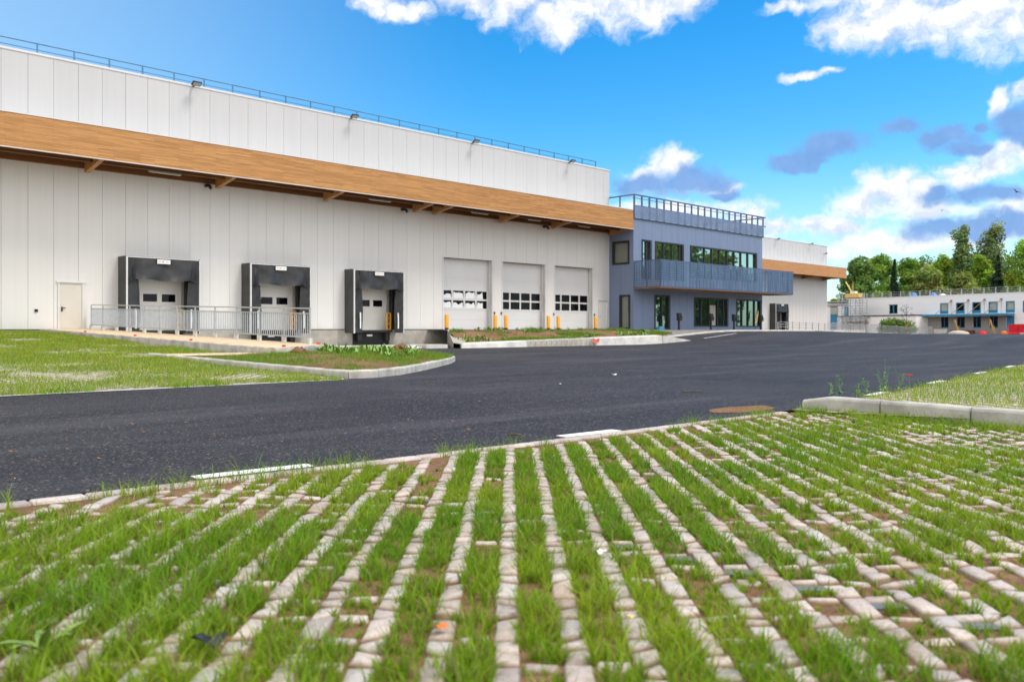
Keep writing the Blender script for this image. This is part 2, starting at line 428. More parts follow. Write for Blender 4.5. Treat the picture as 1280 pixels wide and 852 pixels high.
def grass_cols(n, x, y, dry=.12, seed=0, base=(.135, .29, .012), alt=(.29, .40, .022)):
    a = np.array(base); b = np.array(alt); dryc = np.array((.30, .25, .11))
    m = np.clip(fbm(x, y, 1.3, seed)*1.6-.4+RNG.normal(0, .22, n), 0, 1)[:, None]
    c = a*(1-m)+b*m; d = (RNG.random(n) < dry)[:, None]
    c = np.where(d, dryc*(.6+.4*RNG.random((n, 1)))*.9, c)*RNG.uniform(.72, 1.25, (n, 1))
    return c

# ------------------------------------------------------------------ ground sheets
def zground(s, y):
    d = math.hypot(s-60, y-40)
    z = za(s, y)-.10
    if d > 120: z = lerp(z, .05, sstep(120, 260, d))
    if s < 14 and y > 14: z = min(z+.0, -.1)
    return z
def ground():
    vs = []; fs = []; xs = sorted(set(list(np.arange(-70, 251, 5.)) + [-3000, -1200, -500, -200, -120, 320, 450, 800, 1600, 3000]))
    ys = sorted(set(list(np.arange(-60, 151, 5.)) + [-3000, -1200, -500, -200, 200, 300, 450, 800, 1600, 3000]))
    for y in ys:
        for x in xs: vs.append((x, y, zground(x, y)))
    n = len(xs)
    for j in range(len(ys)-1):
        for i in range(n-1): fs.append((j*n+i, j*n+i+1, (j+1)*n+i+1, (j+1)*n+i))
    me = bpy.data.meshes.new('ground'); me.from_pydata(vs, [], fs); me.materials.append(M['soil'])
    o = bpy.data.objects.new('ground', me); COL.objects.link(o); o['kind'] = 'structure'
    for p in me.polygons: p.use_smooth = True
ground()
ROAD_NEAR = [(-60, 6.4), (-20, 6.1), (-4, 5.8), (1.4, 5.60), (3.3, 5.46), (5.6, 5.32), (8.4, 5.22), (9.75, 5.16), (12.9, 5.36), (16.6, 5.78), (20.8, 6.32), (25, 6.85), (32, 7.9), (45, 10.3), (70, 16)]
def near_y(s):
    for (a, b), (c, d) in zip(ROAD_NEAR, ROAD_NEAR[1:]):
        if a <= s <= c: return b+(d-b)*(s-a)/(c-a)
    return ROAD_NEAR[-1][1]
road_poly = ROAD_NEAR+[(110, 20), (150, 30), (152, 54), (112, 56), (111, 60.9), (76, 60.9), (76, 38), (52, 38), (50, 34), (50, 44), (20, 44), (15.4, 44), (15.4, 26), (9, 16), (-60, 16)]
sheet('road', road_poly, za, 1.5, 'asphalt')
# flush edging strip on the far side and grass paving behind it
sheet('edging_strip', [(-60, 14.35), (9.55, 14.3), (9.6, 14.6), (-60, 14.68)], lambda s, y: .010, .8, 'kerbstone')
LEFT = [(-60, 14.62), (9.62, 14.55), (9.62, 24.3), (12.3, 24.3), (12.5, 44.1), (-60, 44.1)]
sheet('grass_paving_verge', LEFT, zleft, .8, 'grass_paving')
RIGHT = [(9.75, 5.1), (12.9, 5.32), (16.6, 5.74), (20.8, 6.28), (25, 6.81), (32, 7.86), (45, 10.2), (45, -12), (9.2, -12)]
def zright(s, y): return .015+.06*sstep(0, 3, near_y(s)-y)
sheet('grass_paving_bay', [(9.78, 5.1)]+RIGHT[1:-1]+[(9.25, -12)], zright, .8, 'grass_paving')
NEAR = [(-30, 6.2), (-20, 6.06), (-4, 5.76), (1.4, 5.56), (3.3, 5.42), (5.6, 5.28), (8.4, 5.18), (9.99, 5.06), (9.66, 2.4), (9.46, .8), (9.05, -4), (9.0, -12), (-30, -12)]
sheet('parking_soil', NEAR, lambda s, y: -.017+.007*noise.noise(Vector((s*3, y*3, 0))), .35, 'soil')
# tan walkway beside the railing, and the short spur behind the island
PATH = [(12.65, 44.15), (15.0, 44.15), (15.25, 24.2), (12.55, 22.6)]
sheet('walkway', PATH, lambda s, y: zpath(y), .8, 'tan_path')
sheet('walkway_spur', [(9.75, 24.1), (12.5, 23.95), (14.4, 24.0), (13.2, 21.3), (9.75, 22.0)], lambda s, y: .30, .6, 'tan_path')
# front apron, yard slab, office pavement
sheet('apron', [(35.6, 42.35), (53.9, 42.35), (54.4, 44.15), (35.6, 44.15)], lambda s, y: .95, 2, 'concrete')
sheet('yard_slab', [(17.2, 27.2), (26, 33.6), (36, 43.9), (15.5, 43.9), (15.5, 27.2)], lambda s, y: .012, 1.2, 'kerb_pale')
def zpave(s, y): return min(.93, za(s, 37.4)+.12+max(0, y-37.4)*.5)
simple('pave_grey', (.17, .16, .155), .85, var=.2)
sheet('pavement', [(51.5, 37.4), (76, 37.4), (76, 41.74), (54.6, 41.74), (54.6, 44.15), (51.5, 44.15)], zpave, 1, 'pave_grey')

def kerb(name, path, ztop, w, h, mat, unit=1.0, gap=.018, close_ends=True, skirt=.3, side=1):
    """row of kerb stones along a polyline; top outer arris rounded. One mesh, stones separated by thin joints"""
    P = [Vector((p[0], p[1])) for p in path]; seglen = [(b-a).length for a, b in zip(P, P[1:])]; tot = sum(seglen)
    def at(d):
        for k, (a, b) in enumerate(zip(P, P[1:])):
            if d <= seglen[k] or k == len(seglen)-1:
                t = d/seglen[k]; p = a.lerp(b, t); dr = (b-a).normalized(); return p, dr
            d -= seglen[k]
    n = max(1, round(tot/unit)); mb = MB(); ln = tot/n
    prof = [(0, -skirt), (0, h-.035), (.012, h-.012), (.035, h), (w-.012, h), (w, h-.012), (w, -skirt)]
    for k in range(n):
        d0 = k*ln+gap/2; d1 = (k+1)*ln-gap/2; sub = 3 if ln > .5 else 1; vs = []
        for j in range(sub+1):
            p, dr = at(d0+(d1-d0)*j/sub); nv = Vector((-dr.y, dr.x))*side
            e = .012 if j in (0, sub) else 0
            for (o, z) in prof:
                q = p+nv*o; vs.append((q.x, q.y, ztop(q.x, q.y)-h+z-(e if z > 0 else 0)*.5))
        m = len(prof); fs = []
        for j in range(sub):
            for i in range(m): fs.append((j*m+i, j*m+(i+1) % m, (j+1)*m+(i+1) % m, (j+1)*m+i))
        fs += [tuple(range(m)), tuple(range(sub*m, sub*m+m))[::-1]]
        mb.add(vs, fs)
    o = mb.build(name, mat); o['kind'] = 'structure'; return o
# right kerb, perpendicular to the road
kerb('kerb_parking', [(9.98, 5.06), (9.86, 4.0), (9.64, 2.5), (9.45, .8), (9.25, -1.2), (9.05, -4)], lambda s, y: .185-.05*sstep(4.85, 5.06, y), .17, .185, 'kerbstone', 1.0, side=1)
# island kerb
ISL = [(9.62, 24.4), (9.62, 20), (9.66, 15.2), (9.85, 14.62), (10.4, 14.55), (11.4, 15.05), (12.8, 16.1), (14.6, 17.6), (16.2, 19.0), (17.4, 20.2), (18.1, 21.2), (18.35, 22.3), (18.1, 23.4), (17.2, 24.6), (15.6, 25.4)]
kerb('kerb_island', ISL, lambda s, y: .17+max(0, (y-15)*.017)*(s < 10.5), .16, .17, 'kerbstone', .75, side=1)
kerb('kerb_walkway', [(12.55, 44.1), (12.55, 33), (12.5, 22.6)], lambda s, y: zpath(y)+.005, .14, .12, 'kerbstone', 1.0, side=-1)
kerb('kerb_walkway_end', [(12.4, 22.5), (15.4, 24.15)], lambda s, y: zpath(y)+.005, .14, .12, 'kerbstone', 1.0, side=-1)
kerb('kerb_pavement', [(51.5, 37.25), (76, 37.25)], lambda s, y: za(s, 37.4)+.12, .15, .12, 'kerb_pale', 1.0)
kerb('kerb_yard', [(18.9, 25.8), (23.2, 30.6), (28.6, 35.6)], lambda s, y: .09, .2, .09, 'kerb_pale', 1.0)
# island soil and mound
ISLP = [(9.75, 22.0)]+[(x+(14.-x)*.016, y+(20.-y)*.016) for x, y in ISL[1:]]+[(15.35, 25.1), (15.3, 24.2), (13.1, 21.4)]
def zisl(s, y):
    d = 9.; p = Vector((s, y))
    for i in range(len(ISLP)-4):
        a = Vector(ISLP[i]); b = Vector(ISLP[i+1]); ab = b-a; k = max(0, min(1, (p-a).dot(ab)/max(1e-9, ab.dot(ab)))); d = min(d, (p-a-ab*k).length)
    e = min(1, d/1.6); return .145+e*(.19+.04*noise.noise(Vector((s*1.3, y*1.3, 0))))+.017*max(0, y-15)*(s < 10.5)*(1-e)
sheet('island_soil', ISLP, zisl, .4, 'soil')
MOUND = [(29.9, 34.25), (34, 34.22), (40, 34.2), (47.2, 34.2), (52.5, 36.7), (53.8, 42.34), (36.2, 42.34), (33.5, 39.5)]
sheet('mound', MOUND, zmound, .5, 'soil')

# road markings
def marking(pts):
    mb = MB(); zs = .009
    mb.prism(pts, zs-.004, zs+.001, 'z'); o = mb.build('road_marking', 'paint'); o['kind'] = 'structure'
for (a, b) in [((2.52, 5.66), (3.36, 5.58)), ((5.9, 5.42), (6.66, 5.37))]:
    marking([a, b, (b[0]-.01, b[1]-.13), (a[0]-.01, a[1]-.13)])
for s0, s1 in [(12.85, 13.7), (16.5, 17.5), (20.75, 21.8), (24.8, 25.95)]:
    marking([(s0, near_y(s0)+.16), (s1, near_y(s1)+.16), (s1, near_y(s1)+.02), (s0, near_y(s0)+.02)])
def mk2(pts):
    mb = MB(); n = len(pts); mb.add([(p[0], p[1], za(*p)+.01) for p in pts], [tuple(range(n))]); o = mb.build('road_marking', 'paint'); o['kind'] = 'structure'
mk2([(52.5, 33.9), (58, 34.6), (58, 34.75), (52.5, 34.05)])

# ------------------------------------------------------------------ near parking pavers (grid at 45 degrees to the road)
PER = .214; U0 = -.017
def to_world(u, v): return u*RT[0]+v*FW[0], u*RT[1]+v*FW[1]
def visible_cell(u, v): return 1.3 < v < 12.5 and abs(u) < .64*v+1.5
def pavers():
    V = []; Q = []; T = []; slabs = []; cells = []
    def stone(u0, u1, v0, v1, z, tint, sk=(0, 0)):
        if u1-u0 < .015 or v1-v0 < .015: return
        b = .008; bv = min(.015, (v1-v0)*.25); j = lambda: random.uniform(-.005, .005); zz = z+random.uniform(-.005, .005); tx = random.uniform(-.004, .004); ty = random.uniform(-.004, .004)
        o = len(V)
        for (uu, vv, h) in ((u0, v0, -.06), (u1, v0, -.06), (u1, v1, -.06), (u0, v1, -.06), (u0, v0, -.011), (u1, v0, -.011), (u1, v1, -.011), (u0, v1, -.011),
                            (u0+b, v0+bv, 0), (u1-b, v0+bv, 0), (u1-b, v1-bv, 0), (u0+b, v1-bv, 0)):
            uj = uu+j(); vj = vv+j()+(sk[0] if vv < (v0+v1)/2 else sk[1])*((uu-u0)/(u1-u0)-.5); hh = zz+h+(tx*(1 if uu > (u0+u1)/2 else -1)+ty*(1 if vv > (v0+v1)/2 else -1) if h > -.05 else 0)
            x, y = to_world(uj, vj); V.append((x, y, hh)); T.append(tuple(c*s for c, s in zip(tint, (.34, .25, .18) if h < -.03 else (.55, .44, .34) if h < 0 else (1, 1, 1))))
        for a in (0, 4):
            Q.extend([(o+a, o+a+1, o+a+5, o+a+4), (o+a+1, o+a+2, o+a+6, o+a+5), (o+a+2, o+a+3, o+a+7, o+a+6), (o+a+3, o+a, o+a+4, o+a+7)])
        Q.append((o+8, o+9, o+10, o+11))
    def tint():
        k = random.uniform(.80, 1.16); w = random.uniform(-.035, .045); return (k*(1+w), k, k*(1-w))
    sw = .086; bw = .050
    for i in range(-44, 45):
        for j in range(5, 59):
            u = U0+i*PER; v = j*PER
            if not visible_cell(u, v): continue
            x, y = to_world(u+PER/2, v+PER/2)
            if y > near_y(x)-.30 or x > 9.30+.118*y : continue
            # long strip: one or two blocks, joints slanting
            key = lambda jj: .034*math.sin(i*2.3+jj*1.9)+.02
            g = .011; s0_, s1_ = key(j), key(j+1)
            if math.sin(i*12.9+j*78.2) > -.25:
                c = v+PER*(.5+.1*math.sin(i*1.7+j)); sm = .03*math.sin(i+j*3.1)
                stone(u-sw/2, u+sw/2, v+g, c-g*.8, random.uniform(-.004, .003), tint(), (s0_, sm)); stone(u-sw/2, u+sw/2, c+g*.8, v+PER-g, random.uniform(-.004, .003), tint(), (sm, s1_))
            else: stone(u-sw/2, u+sw/2, v+g, v+PER-g, random.uniform(-.004, .003), tint(), (s0_, s1_))
            # cross bar
            wx, wy = to_world(u, v); pn = float(fbm(np.array([wx]), np.array([wy]), .9, 5)[0])
            exposed = random.random() < (.10 if abs(u) < .2*v else .85 if u < 0 else .72)+(pn-.5)*.5 or abs((v+PER/2)-(4.42-(u+PER/2))) < .11 or abs((v-PER/2)-(4.42-(u+PER/2))) < .11
            zc = random.uniform(-.006, -.001) if exposed else random.uniform(-.030, -.022)
            stone(u+sw/2+g, u+PER-sw/2-g, v-bw/2, v+bw/2, zc, tint())
            onl = abs((v+PER/2)-(4.42-(u+PER/2))) < .115 and -1.2 < u < 2.6
            if onl: slabs.append((u, v))
            cells.append((u, v, exposed, onl))
    # straight edging at the road side
    s = -6.0
    while s < 9.5:
        ln = .30; y1 = near_y(s)-.03
        o = len(V); t = tint(); ye = near_y(s+ln)-.03; wd = .10
        for (xx, yy, z) in ((s+.006, y1-wd, -.06), (s+ln-.006, ye-wd, -.06), (s+ln-.006, ye, -.06), (s+.006, y1, -.06), (s+.006, y1-wd, -.004), (s+ln-.006, ye-wd, -.004), (s+ln-.006, ye, -.004), (s+.006, y1, -.004),
                            (s+.016, y1-wd+.01, .006), (s+ln-.016, ye-wd+.01, .006), (s+ln-.016, ye-.01, .006), (s+.016, y1-.01, .006)):
            V.append((xx, yy, z)); T.append(t)
        for a in (0, 4):
            Q.extend([(o+a, o+a+1, o+a+5, o+a+4), (o+a+1, o+a+2, o+a+6, o+a+5), (o+a+2, o+a+3, o+a+7, o+a+6), (o+a+3, o+a, o+a+4, o+a+7)])
        Q.append((o+8, o+9, o+10, o+11)); s += ln
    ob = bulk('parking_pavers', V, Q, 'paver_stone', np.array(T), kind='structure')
    mb = MB()
    for (u, v) in slabs:
        pts = [to_world(u+.045, v+PER*.52), to_world(u+PER-.045, v+PER*.52), to_world(u+PER-.045, v+PER-.04), to_world(u+.045, v+PER-.04)]
        mb.prism(pts, -.05, -.009, 'z')
    o = mb.build('bay_marker_pavers', 'slab_dark'); o['kind'] = 'structure'
    return cells
CELLS = pavers()
def near_grass():
    P = []; H = []; W = []
    for (u, v, exposed, onl) in CELLS:
        x, y = to_world(u+PER/2, v+PER/2)
        xa = np.array([x]); ya = np.array([y])
        pn = float(fbm(xa, ya, .75, 9)[0]); pt = float(vnoise(xa, ya, 3.1, 4)[0])
        lush = pn*.9+pt*.5
        right = u/v
        if right > .12: lush -= .10*sstep(.12, .35, right)
        if right < -.28 and v < 4.5: lush += .24
        if right < -.10 and v > 4.1: lush -= .37*sstep(3.4, 5.2, v)
        if abs(right) < .22 and v < 7: lush += .12
        if v > 6.2 and right > .15: lush -= .02
        k = min(1.15, max(.0, (lush-.17)*1.9))
        if random.random() < .07: k *= .25
        n = int((255 if v < 5 else 190 if v < 8 else 130)*k)
        if n < 3: n = random.randint(2, 8)
        lo = .034; hi = PER-.034; m = max(1, n//11)
        tu = u+RNG.uniform(lo, hi, m); tv = v+RNG.uniform(.008 if not exposed else .026, PER*(.50 if onl else 1)-.004, m); th = RNG.uniform(.55, 1.35, m)
        ix = RNG.integers(0, m, n); rad = np.abs(RNG.normal(0, .011, n)); an = RNG.uniform(0, 6.283, n)
        uu = tu[ix]+rad*np.cos(an); vv = tv[ix]+rad*np.sin(an)
        hh = RNG.gamma(7, 1/7., n)*(.022+.024*min(1, k))*(.75+.6*pt)*th[ix]
        if right < -.28 and v < 4.7: hh *= 1.3
        if v < 3.2: hh *= 1.1
        P.append(np.stack([uu, vv], 1)); H.append(hh); W.append(RNG.uniform(.003, .0062, n)*(1 if v < 5 else 1.25 if v < 8 else 1.6))
    # taller tufts
    for (tu, tv, r, n, h) in [(-1.55, 3.25, .22, 260, .16), (-1.25, 3.0, .16, 160, .14), (-.62, 2.62, .12, 200, .13), (-.15, 2.5, .10, 150, .13), (.5, 2.75, .10, 120, .12), (1.05, 2.6, .12, 200, .13), (1.45, 2.5, .10, 120, .14),
                              (-2.0, 4.1, .2, 200, .13), (.95, 2.95, .08, 90, .13), (2.35, 4.3, .1, 90, .14), (2.9, 5.4, .12, 80, .15), (1.9, 7.6, .25, 200, .12), (2.6, 8.2, .3, 220, .12), (3.6, 8.7, .2, 140, .11), (.3, 7.4, .08, 40, .12),
                              (-.75, 6.95, .05, 18, .2), (-2.25, 5.2, .12, 70, .13), (-1.9, 5.35, .08, 40, .12), (3.3, 6.2, .15, 120, .12), (-2.4, 3.9, .2, 160, .13), (-1.0, 3.9, .15, 120, .1)]:
        a = RNG.uniform(0, 2*np.pi, n); rr = r*np.sqrt(RNG.random(n))
        P.append(np.stack([tu+rr*np.cos(a), tv+rr*np.sin(a)], 1)); H.append(.85*h*RNG.uniform(.35, 1.15, n)); W.append(RNG.uniform(.0028, .006, n))
    P = np.concatenate(P); H = np.concatenate(H); W = np.concatenate(W)
    x = P[:, 0]*RT[0]+P[:, 1]*FW[0]; y = P[:, 0]*RT[1]+P[:, 1]*FW[1]
    ok = np.array([yy < near_y(xx)+.02 for xx, yy in zip(x, y)]); x, y, H, W = x[ok], y[ok], H[ok], W[ok]
    pos = np.stack([x, y, np.full(len(x), -.020)], 1); n = len(x)
    V, Q, T = blades(pos, H+.012, W, RNG.uniform(.1, 1.0, n), 3, grass_cols(n, x, y, .13, 2))
    bulk('grass', V, Q, 'grass_blade', T, kind='stuff', label='bright green grass growing in the slots of the parking pavers', cat='grass')
near_grass()

def scatter_grass(name, poly, zf, count, h, w, thresh, label, seed, dry=.15, seg=2, view=True, base=(.18, .31, .020), alt=(.31, .38, .04), sc_=.7):
    xs = [p[0] for p in poly]; ys = [p[1] for p in poly]
    x = RNG.uniform(max(min(xs), -12), min(max(xs), 60), count); y = RNG.uniform(min(ys), max(ys), count)
    k = inpoly(x, y, poly)
    if view:
        v = x*FW[0]+y*FW[1]; u = x*RT[0]+y*RT[1]; k &= (np.abs(u) < .64*v+2.5)
    f = fbm(x, y, sc_, seed)+.25*(vnoise(x, y, 6, seed+5)-.5)
    k &= (f+RNG.normal(0, .06, count)) > thresh
    x, y, f = x[k], y[k], f[k]; n = len(x)
    z = np.array([zf(a, b) for a, b in zip(x, y)])
    H = RNG.gamma(5, .2, n)*h*(.55+.9*np.clip(f-thresh, 0, .5)); v = x*FW[0]+y*FW[1]
    W = RNG.uniform(.7, 1.3, n)*w*np.clip(v/20, .6, 2.2)
    V, Q, T = blades(np.stack([x, y, z-.01], 1), H, W, RNG.uniform(.2, .9, n), seg, grass_cols(n, x, y, dry, seed, base, alt))
    return bulk(name, V, Q, 'grass_blade', T, kind='stuff', label=label, cat='grass')
scatter_grass('verge_grass', LEFT, zleft, 520000, .10, .012, .34, 'short patchy lawn grass on the verge between road and walkway', 21, .16)
scatter_grass('bay_grass', RIGHT, zright, 340000, .095, .012, .29, 'thin grass over the parking bay pavers behind the kerb', 31, .14)
scatter_grass('island_grass', ISLP, zisl, 90000, .12, .010, .40, 'grass and low weeds covering the kerbed island', 41, .06, base=(.13, .27, .03), alt=(.22, .31, .045))
scatter_grass('mound_grass', MOUND, zmound, 110000, .22, .014, .66, 'green weeds in patches on the brown earth mound', 51, .05, base=(.12, .25, .03), alt=(.21, .30, .045), sc_=.55)
# ragged tufts hanging over the road side edges
def edge_tufts():
    x = RNG.uniform(-4, 9.4, 5200); y = np.array([near_y(a) for a in x])-RNG.random(5200)*.22; k = fbm(x, y, 1.4, 61) > .58
    x, y = x[k], y[k]; n = len(x)
    V, Q, T = blades(np.stack([x, y, np.full(n, -.02)], 1), RNG.gamma(5, .2, n)*.085, RNG.uniform(.003, .006, n), RNG.uniform(.2, .9, n), 3, grass_cols(n, x, y, .1, 62))
    bulk('edge_grass', V, Q, 'grass_blade', T, kind='stuff', label='grass tufts along the near edge of the asphalt', cat='grass')
edge_tufts()
def kerb_tufts():
    y = RNG.uniform(-3, 5.0, 5200); x = 9.33+.118*y-RNG.gamma(1.5, .06, 5200); k = fbm(x, y, 1.2, 81) > .36
    x, y = x[k], y[k]; n = len(x)
    V, Q, T = blades(np.stack([x, y, np.full(n, -.02)], 1), RNG.gamma(5, .2, n)*.085, RNG.uniform(.004, .008, n), RNG.uniform(.2, .9, n), 3, grass_cols(n, x, y, .12, 82))
    bulk('kerb_grass', V, Q, 'grass_blade', T, kind='stuff', label='grass growing along the foot of the parking kerb', cat='grass')
    x = RNG.uniform(-12, 9.5, 9000); y = 14.3+RNG.random(9000)*.4; k = fbm(x, y, 1.1, 83) > .5; x, y = x[k], y[k]; n = len(x)
    V, Q, T = blades(np.stack([x, y, np.full(n, .005)], 1), RNG.gamma(5, .2, n)*.08, RNG.uniform(.006, .012, n), RNG.uniform(.2, .9, n), 2, grass_cols(n, x, y, .15, 84))
    bulk('edging_grass', V, Q, 'grass_blade', T, kind='stuff', label='grass creeping over the flush edging of the verge', cat='grass')
kerb_tufts()
# dirt and stray leaves on the asphalt
def litter():
    mb = MB()
    for k in range(170):
        if k < 110: s, y = random.uniform(-2, 9), random.uniform(5.9, 10)
        else: s, y = random.uniform(2, 26), random.uniform(6.5, 16)
        if y < near_y(s)+.1: continue
        a = random.uniform(0, 6.28); r = random.uniform(.008, .026); z = za(s, y)+.008
        d = Vector((math.cos(a), math.sin(a), 0))*r; e = Vector((-math.sin(a), math.cos(a), 0))*r*.5; c = Vector((s, y, z))
        mb.add([c-d, c-e+Vector((0, 0, .004)), c+d+Vector((0, 0, .008)), c+e], [(0, 1, 2, 3)])
    setp(mb.build('leaf_litter', 'leaf_brown'), 'scattered brown leaf scraps on the dark asphalt', None, None, 'stuff')
litter()
def dirt_patch():
    vs = []; fs = []; cx, cy = 9.55, 5.62; n = 44; rings = 6
    for r in range(rings+1):
        for k in range(n):
            a = 2*math.pi*k/n; rr = r/rings; wob = 1+.18*noise.noise(Vector((math.cos(a)*1.7, math.sin(a)*1.7, 2)))+.08*noise.noise(Vector((math.cos(a)*6, math.sin(a)*6, 7)))
            x = cx+math.cos(a)*.62*rr*wob; y = cy+math.sin(a)*.27*rr*wob
            vs.append((x, y, .004+.022*(1-rr**2)*(.6+.8*noise.noise(Vector((x*9, y*9, 1))))))
    for r in range(rings):
        for k in range(n): fs.append((r*n+k, r*n+(k+1) % n, (r+1)*n+(k+1) % n, (r+1)*n+k))
    mb = MB(); mb.add(vs, fs); setp(mb.build('dirt_patch', 'soil', smooth=True), 'reddish spilled dirt on asphalt at the kerb end', None, None, 'stuff')
dirt_patch()

# ------------------------------------------------------------------ warehouse
WH = thing('warehouse', 'long white panelled warehouse with timber canopy and loading docks', 'warehouse', (32, D, .9))
J0 = 10.85-.0
joints = [J0+1.1*k for k in range(-22, 41)]
def wall_panels(x0, x1, z0, z1, y, openings, jl, gap=.012, th=.09):
    """cladding strips with real open joints; openings = (x0,x1,z0,z1)"""
    mb = MB(); xs = [x0]+[j for j in jl if x0+.05 < j < x1-.05]+[x1]
    for a, b in zip(xs, xs[1:]):
        a2, b2 = a+gap/2, b-gap/2
        cuts = sorted({a2, b2}|{c for o in openings for c in o[:2] if a2 < c < b2})
        for p, q in zip(cuts, cuts[1:]):
            m = (p+q)/2; zs = [(z0, z1)]
            for o in openings:
                if o[0] < m < o[1]:
                    nz = []
                    for (u, w) in zs:
                        if o[3] <= u or o[2] >= w: nz.append((u, w)); continue
                        if o[2] > u: nz.append((u, o[2]))
                        if o[3] < w: nz.append((o[3], w))
                    zs = nz
            for (u, w) in zs: mb.box(p, q, y, y+th, u, w)
    return mb
DOCKS = [16.09, 22.65, 29.33]
SECT = [(37.0, 41.46), (42.5, 46.9), (48.0, 52.38)]
op_low = [(13.3, 14.3, .9, 3.2)]+[(s+.78, s+3.42, 0, 3.46) for s in DOCKS]+[(a, b, .9, 5.8) for a, b in SECT]+[(53.15, 54.18, .9, 3.25)]
wall_panels(-14, 54.5, .97, 9.3, D, op_low, joints).build('wall', 'clad_low', WH)
wall_panels(-14, 54.5, 9.3, 13.78, D, [], joints).build('upper_wall', 'clad_up', WH)
mb = MB()   # backing behind joints, with the same openings
mb_b = wall_panels(-14, 54.45, .9, 13.7, D+.095, op_low, [], 0, .05); mb_b.build('wall_backing', 'joint', WH)
mb = MB(); mb.box(54.4, 54.5, D+.02, 104, .9, 13.78).box(-14, 54.4, 103.8, 104, .9, 13.78).box(-14, -13.9, D+.02, 103.8, .9, 13.78); mb.build('side_wall', 'clad_up', WH)
mb = MB(); mb.box(-14, 54.5, D+.1, 104, 13.4, 13.6); mb.build('roof', 'roof_grey', WH)
mb = MB(); mb.box(-14.02, 54.53, D-.03, D+.3, 13.78, 13.88).box(54.25, 54.53, D+.3, 104, 13.78, 13.88); mb.build('parapet_cap', 'trim_white', WH)
# plinth with the dock pits left open, drip edge above it
op_pl = [(s+.45, s+3.2, -.2, .93) for s in DOCKS]
wall_panels(-14, 54.4, -.3, .945, D-.03, op_pl, [12+2.4*k for k in range(20)], .012, .2).build('plinth', 'concrete', WH)
for a, b in ((-14, 13.3), (14.3, 15.99), (19.89, 22.55), (26.45, 29.23), (33.13, 37.0), (41.46, 42.5), (46.9, 48.0), (52.38, 53.15)):
    mb = MB(); mb.box(a, b, D-.045, D+.005, .948, .985); mb.build('drip_edge', 'charcoal', WH)
# canopy
FY = D-2.5
mb = MB(); mb.box(-14, 54.46, FY, FY+.10, 8.88, 10.36); mb.build('fascia', 'wood', WH)
mb = MB(); mb.box(-14, 54.48, FY-.02, FY+.14, 10.363, 10.42).box(-14, 54.47, FY+.14, D, 10.30, 10.40); mb.build('canopy_roof', 'trim_white', WH)
mb = MB(); mb.box(-14, 54.45, FY-.012, FY+.11, 8.845, 8.877); mb.build('fascia_trim', 'trim_white', WH)
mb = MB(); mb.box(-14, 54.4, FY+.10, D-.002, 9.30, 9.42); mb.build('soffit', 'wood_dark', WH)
for (y0, y1, z0) in ((FY+.22, FY+.40, 9.0), (D-1.36, D-1.16, 8.86), (D-.22, D-.004, 8.74)):
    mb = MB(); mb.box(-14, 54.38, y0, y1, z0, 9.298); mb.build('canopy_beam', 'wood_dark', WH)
for s in (1.2, 7.8, 14.45, 21.05, 27.7, 34.35, 36.0, 42.05, 47.45, 54.3):
    mb = MB(); mb.prism([(D-.225, 8.52), (D-.225, 9.25), (FY+.11, 9.25), (FY+.11, 8.90), (FY+.55, 8.80)], s-.11, s+.11, 'x')
    mb.build('bracket', 'wood', WH)
for s in (20.6, 33.62, 46.8):
    mb = MB(); mb.tube([(s-.1, D-.02, 8.62), (s-.1, D-.26, 8.62), (s-.06, D-.40, 8.58), (s-.02, D-.46, 8.45), (s-.02, D-.46, 8.36)], .085, 10); mb.build('drain_spout', 'charcoal', WH, True)
# doors
mb = MB(); mb.box(13.3, 14.3, D-.01, D+.04, .97, 3.2); dr = mb.build('pedestrian_door', 'door_cream', WH, label='cream steel side door with black handle')
mb = MB(); mb.box(13.22, 13.298, D-.05, D+.05, .97, 3.2).box(14.302, 14.4, D-.05, D+.05, .97, 3.2).box(13.15, 14.47, D-.07, D+.05, 3.203, 3.29); mb.build('door_frame', 'trim_white', dr)
mb = MB(); mb.box(13.37, 13.43, D-.04, D-.012, 1.84, 2.06).bar((13.40, D-.05, 2.0), (13.55, D-.05, 2.0), .03); mb.build('handle', 'black', dr)
mb = MB(); mb.box(53.15, 54.18, D+.02, D+.06, .97, 3.25); dr = mb.build('pedestrian_door', 'door_white', WH, label='narrow white door beside the blue office')
mb = MB(); mb.box(53.08, 53.148, D-.04, D+.05, .97, 3.25).box(54.182, 54.25, D-.04, D+.05, .97, 3.25).box(53.05, 54.28, D-.06, D+.05, 3.253, 3.33); mb.build('door_frame', 'trim_white', dr)
mb = MB(); mb.bar((53.25, D-.0, 2.0), (53.38, D-.0, 2.0), .03); mb.build('handle', 'black', dr)
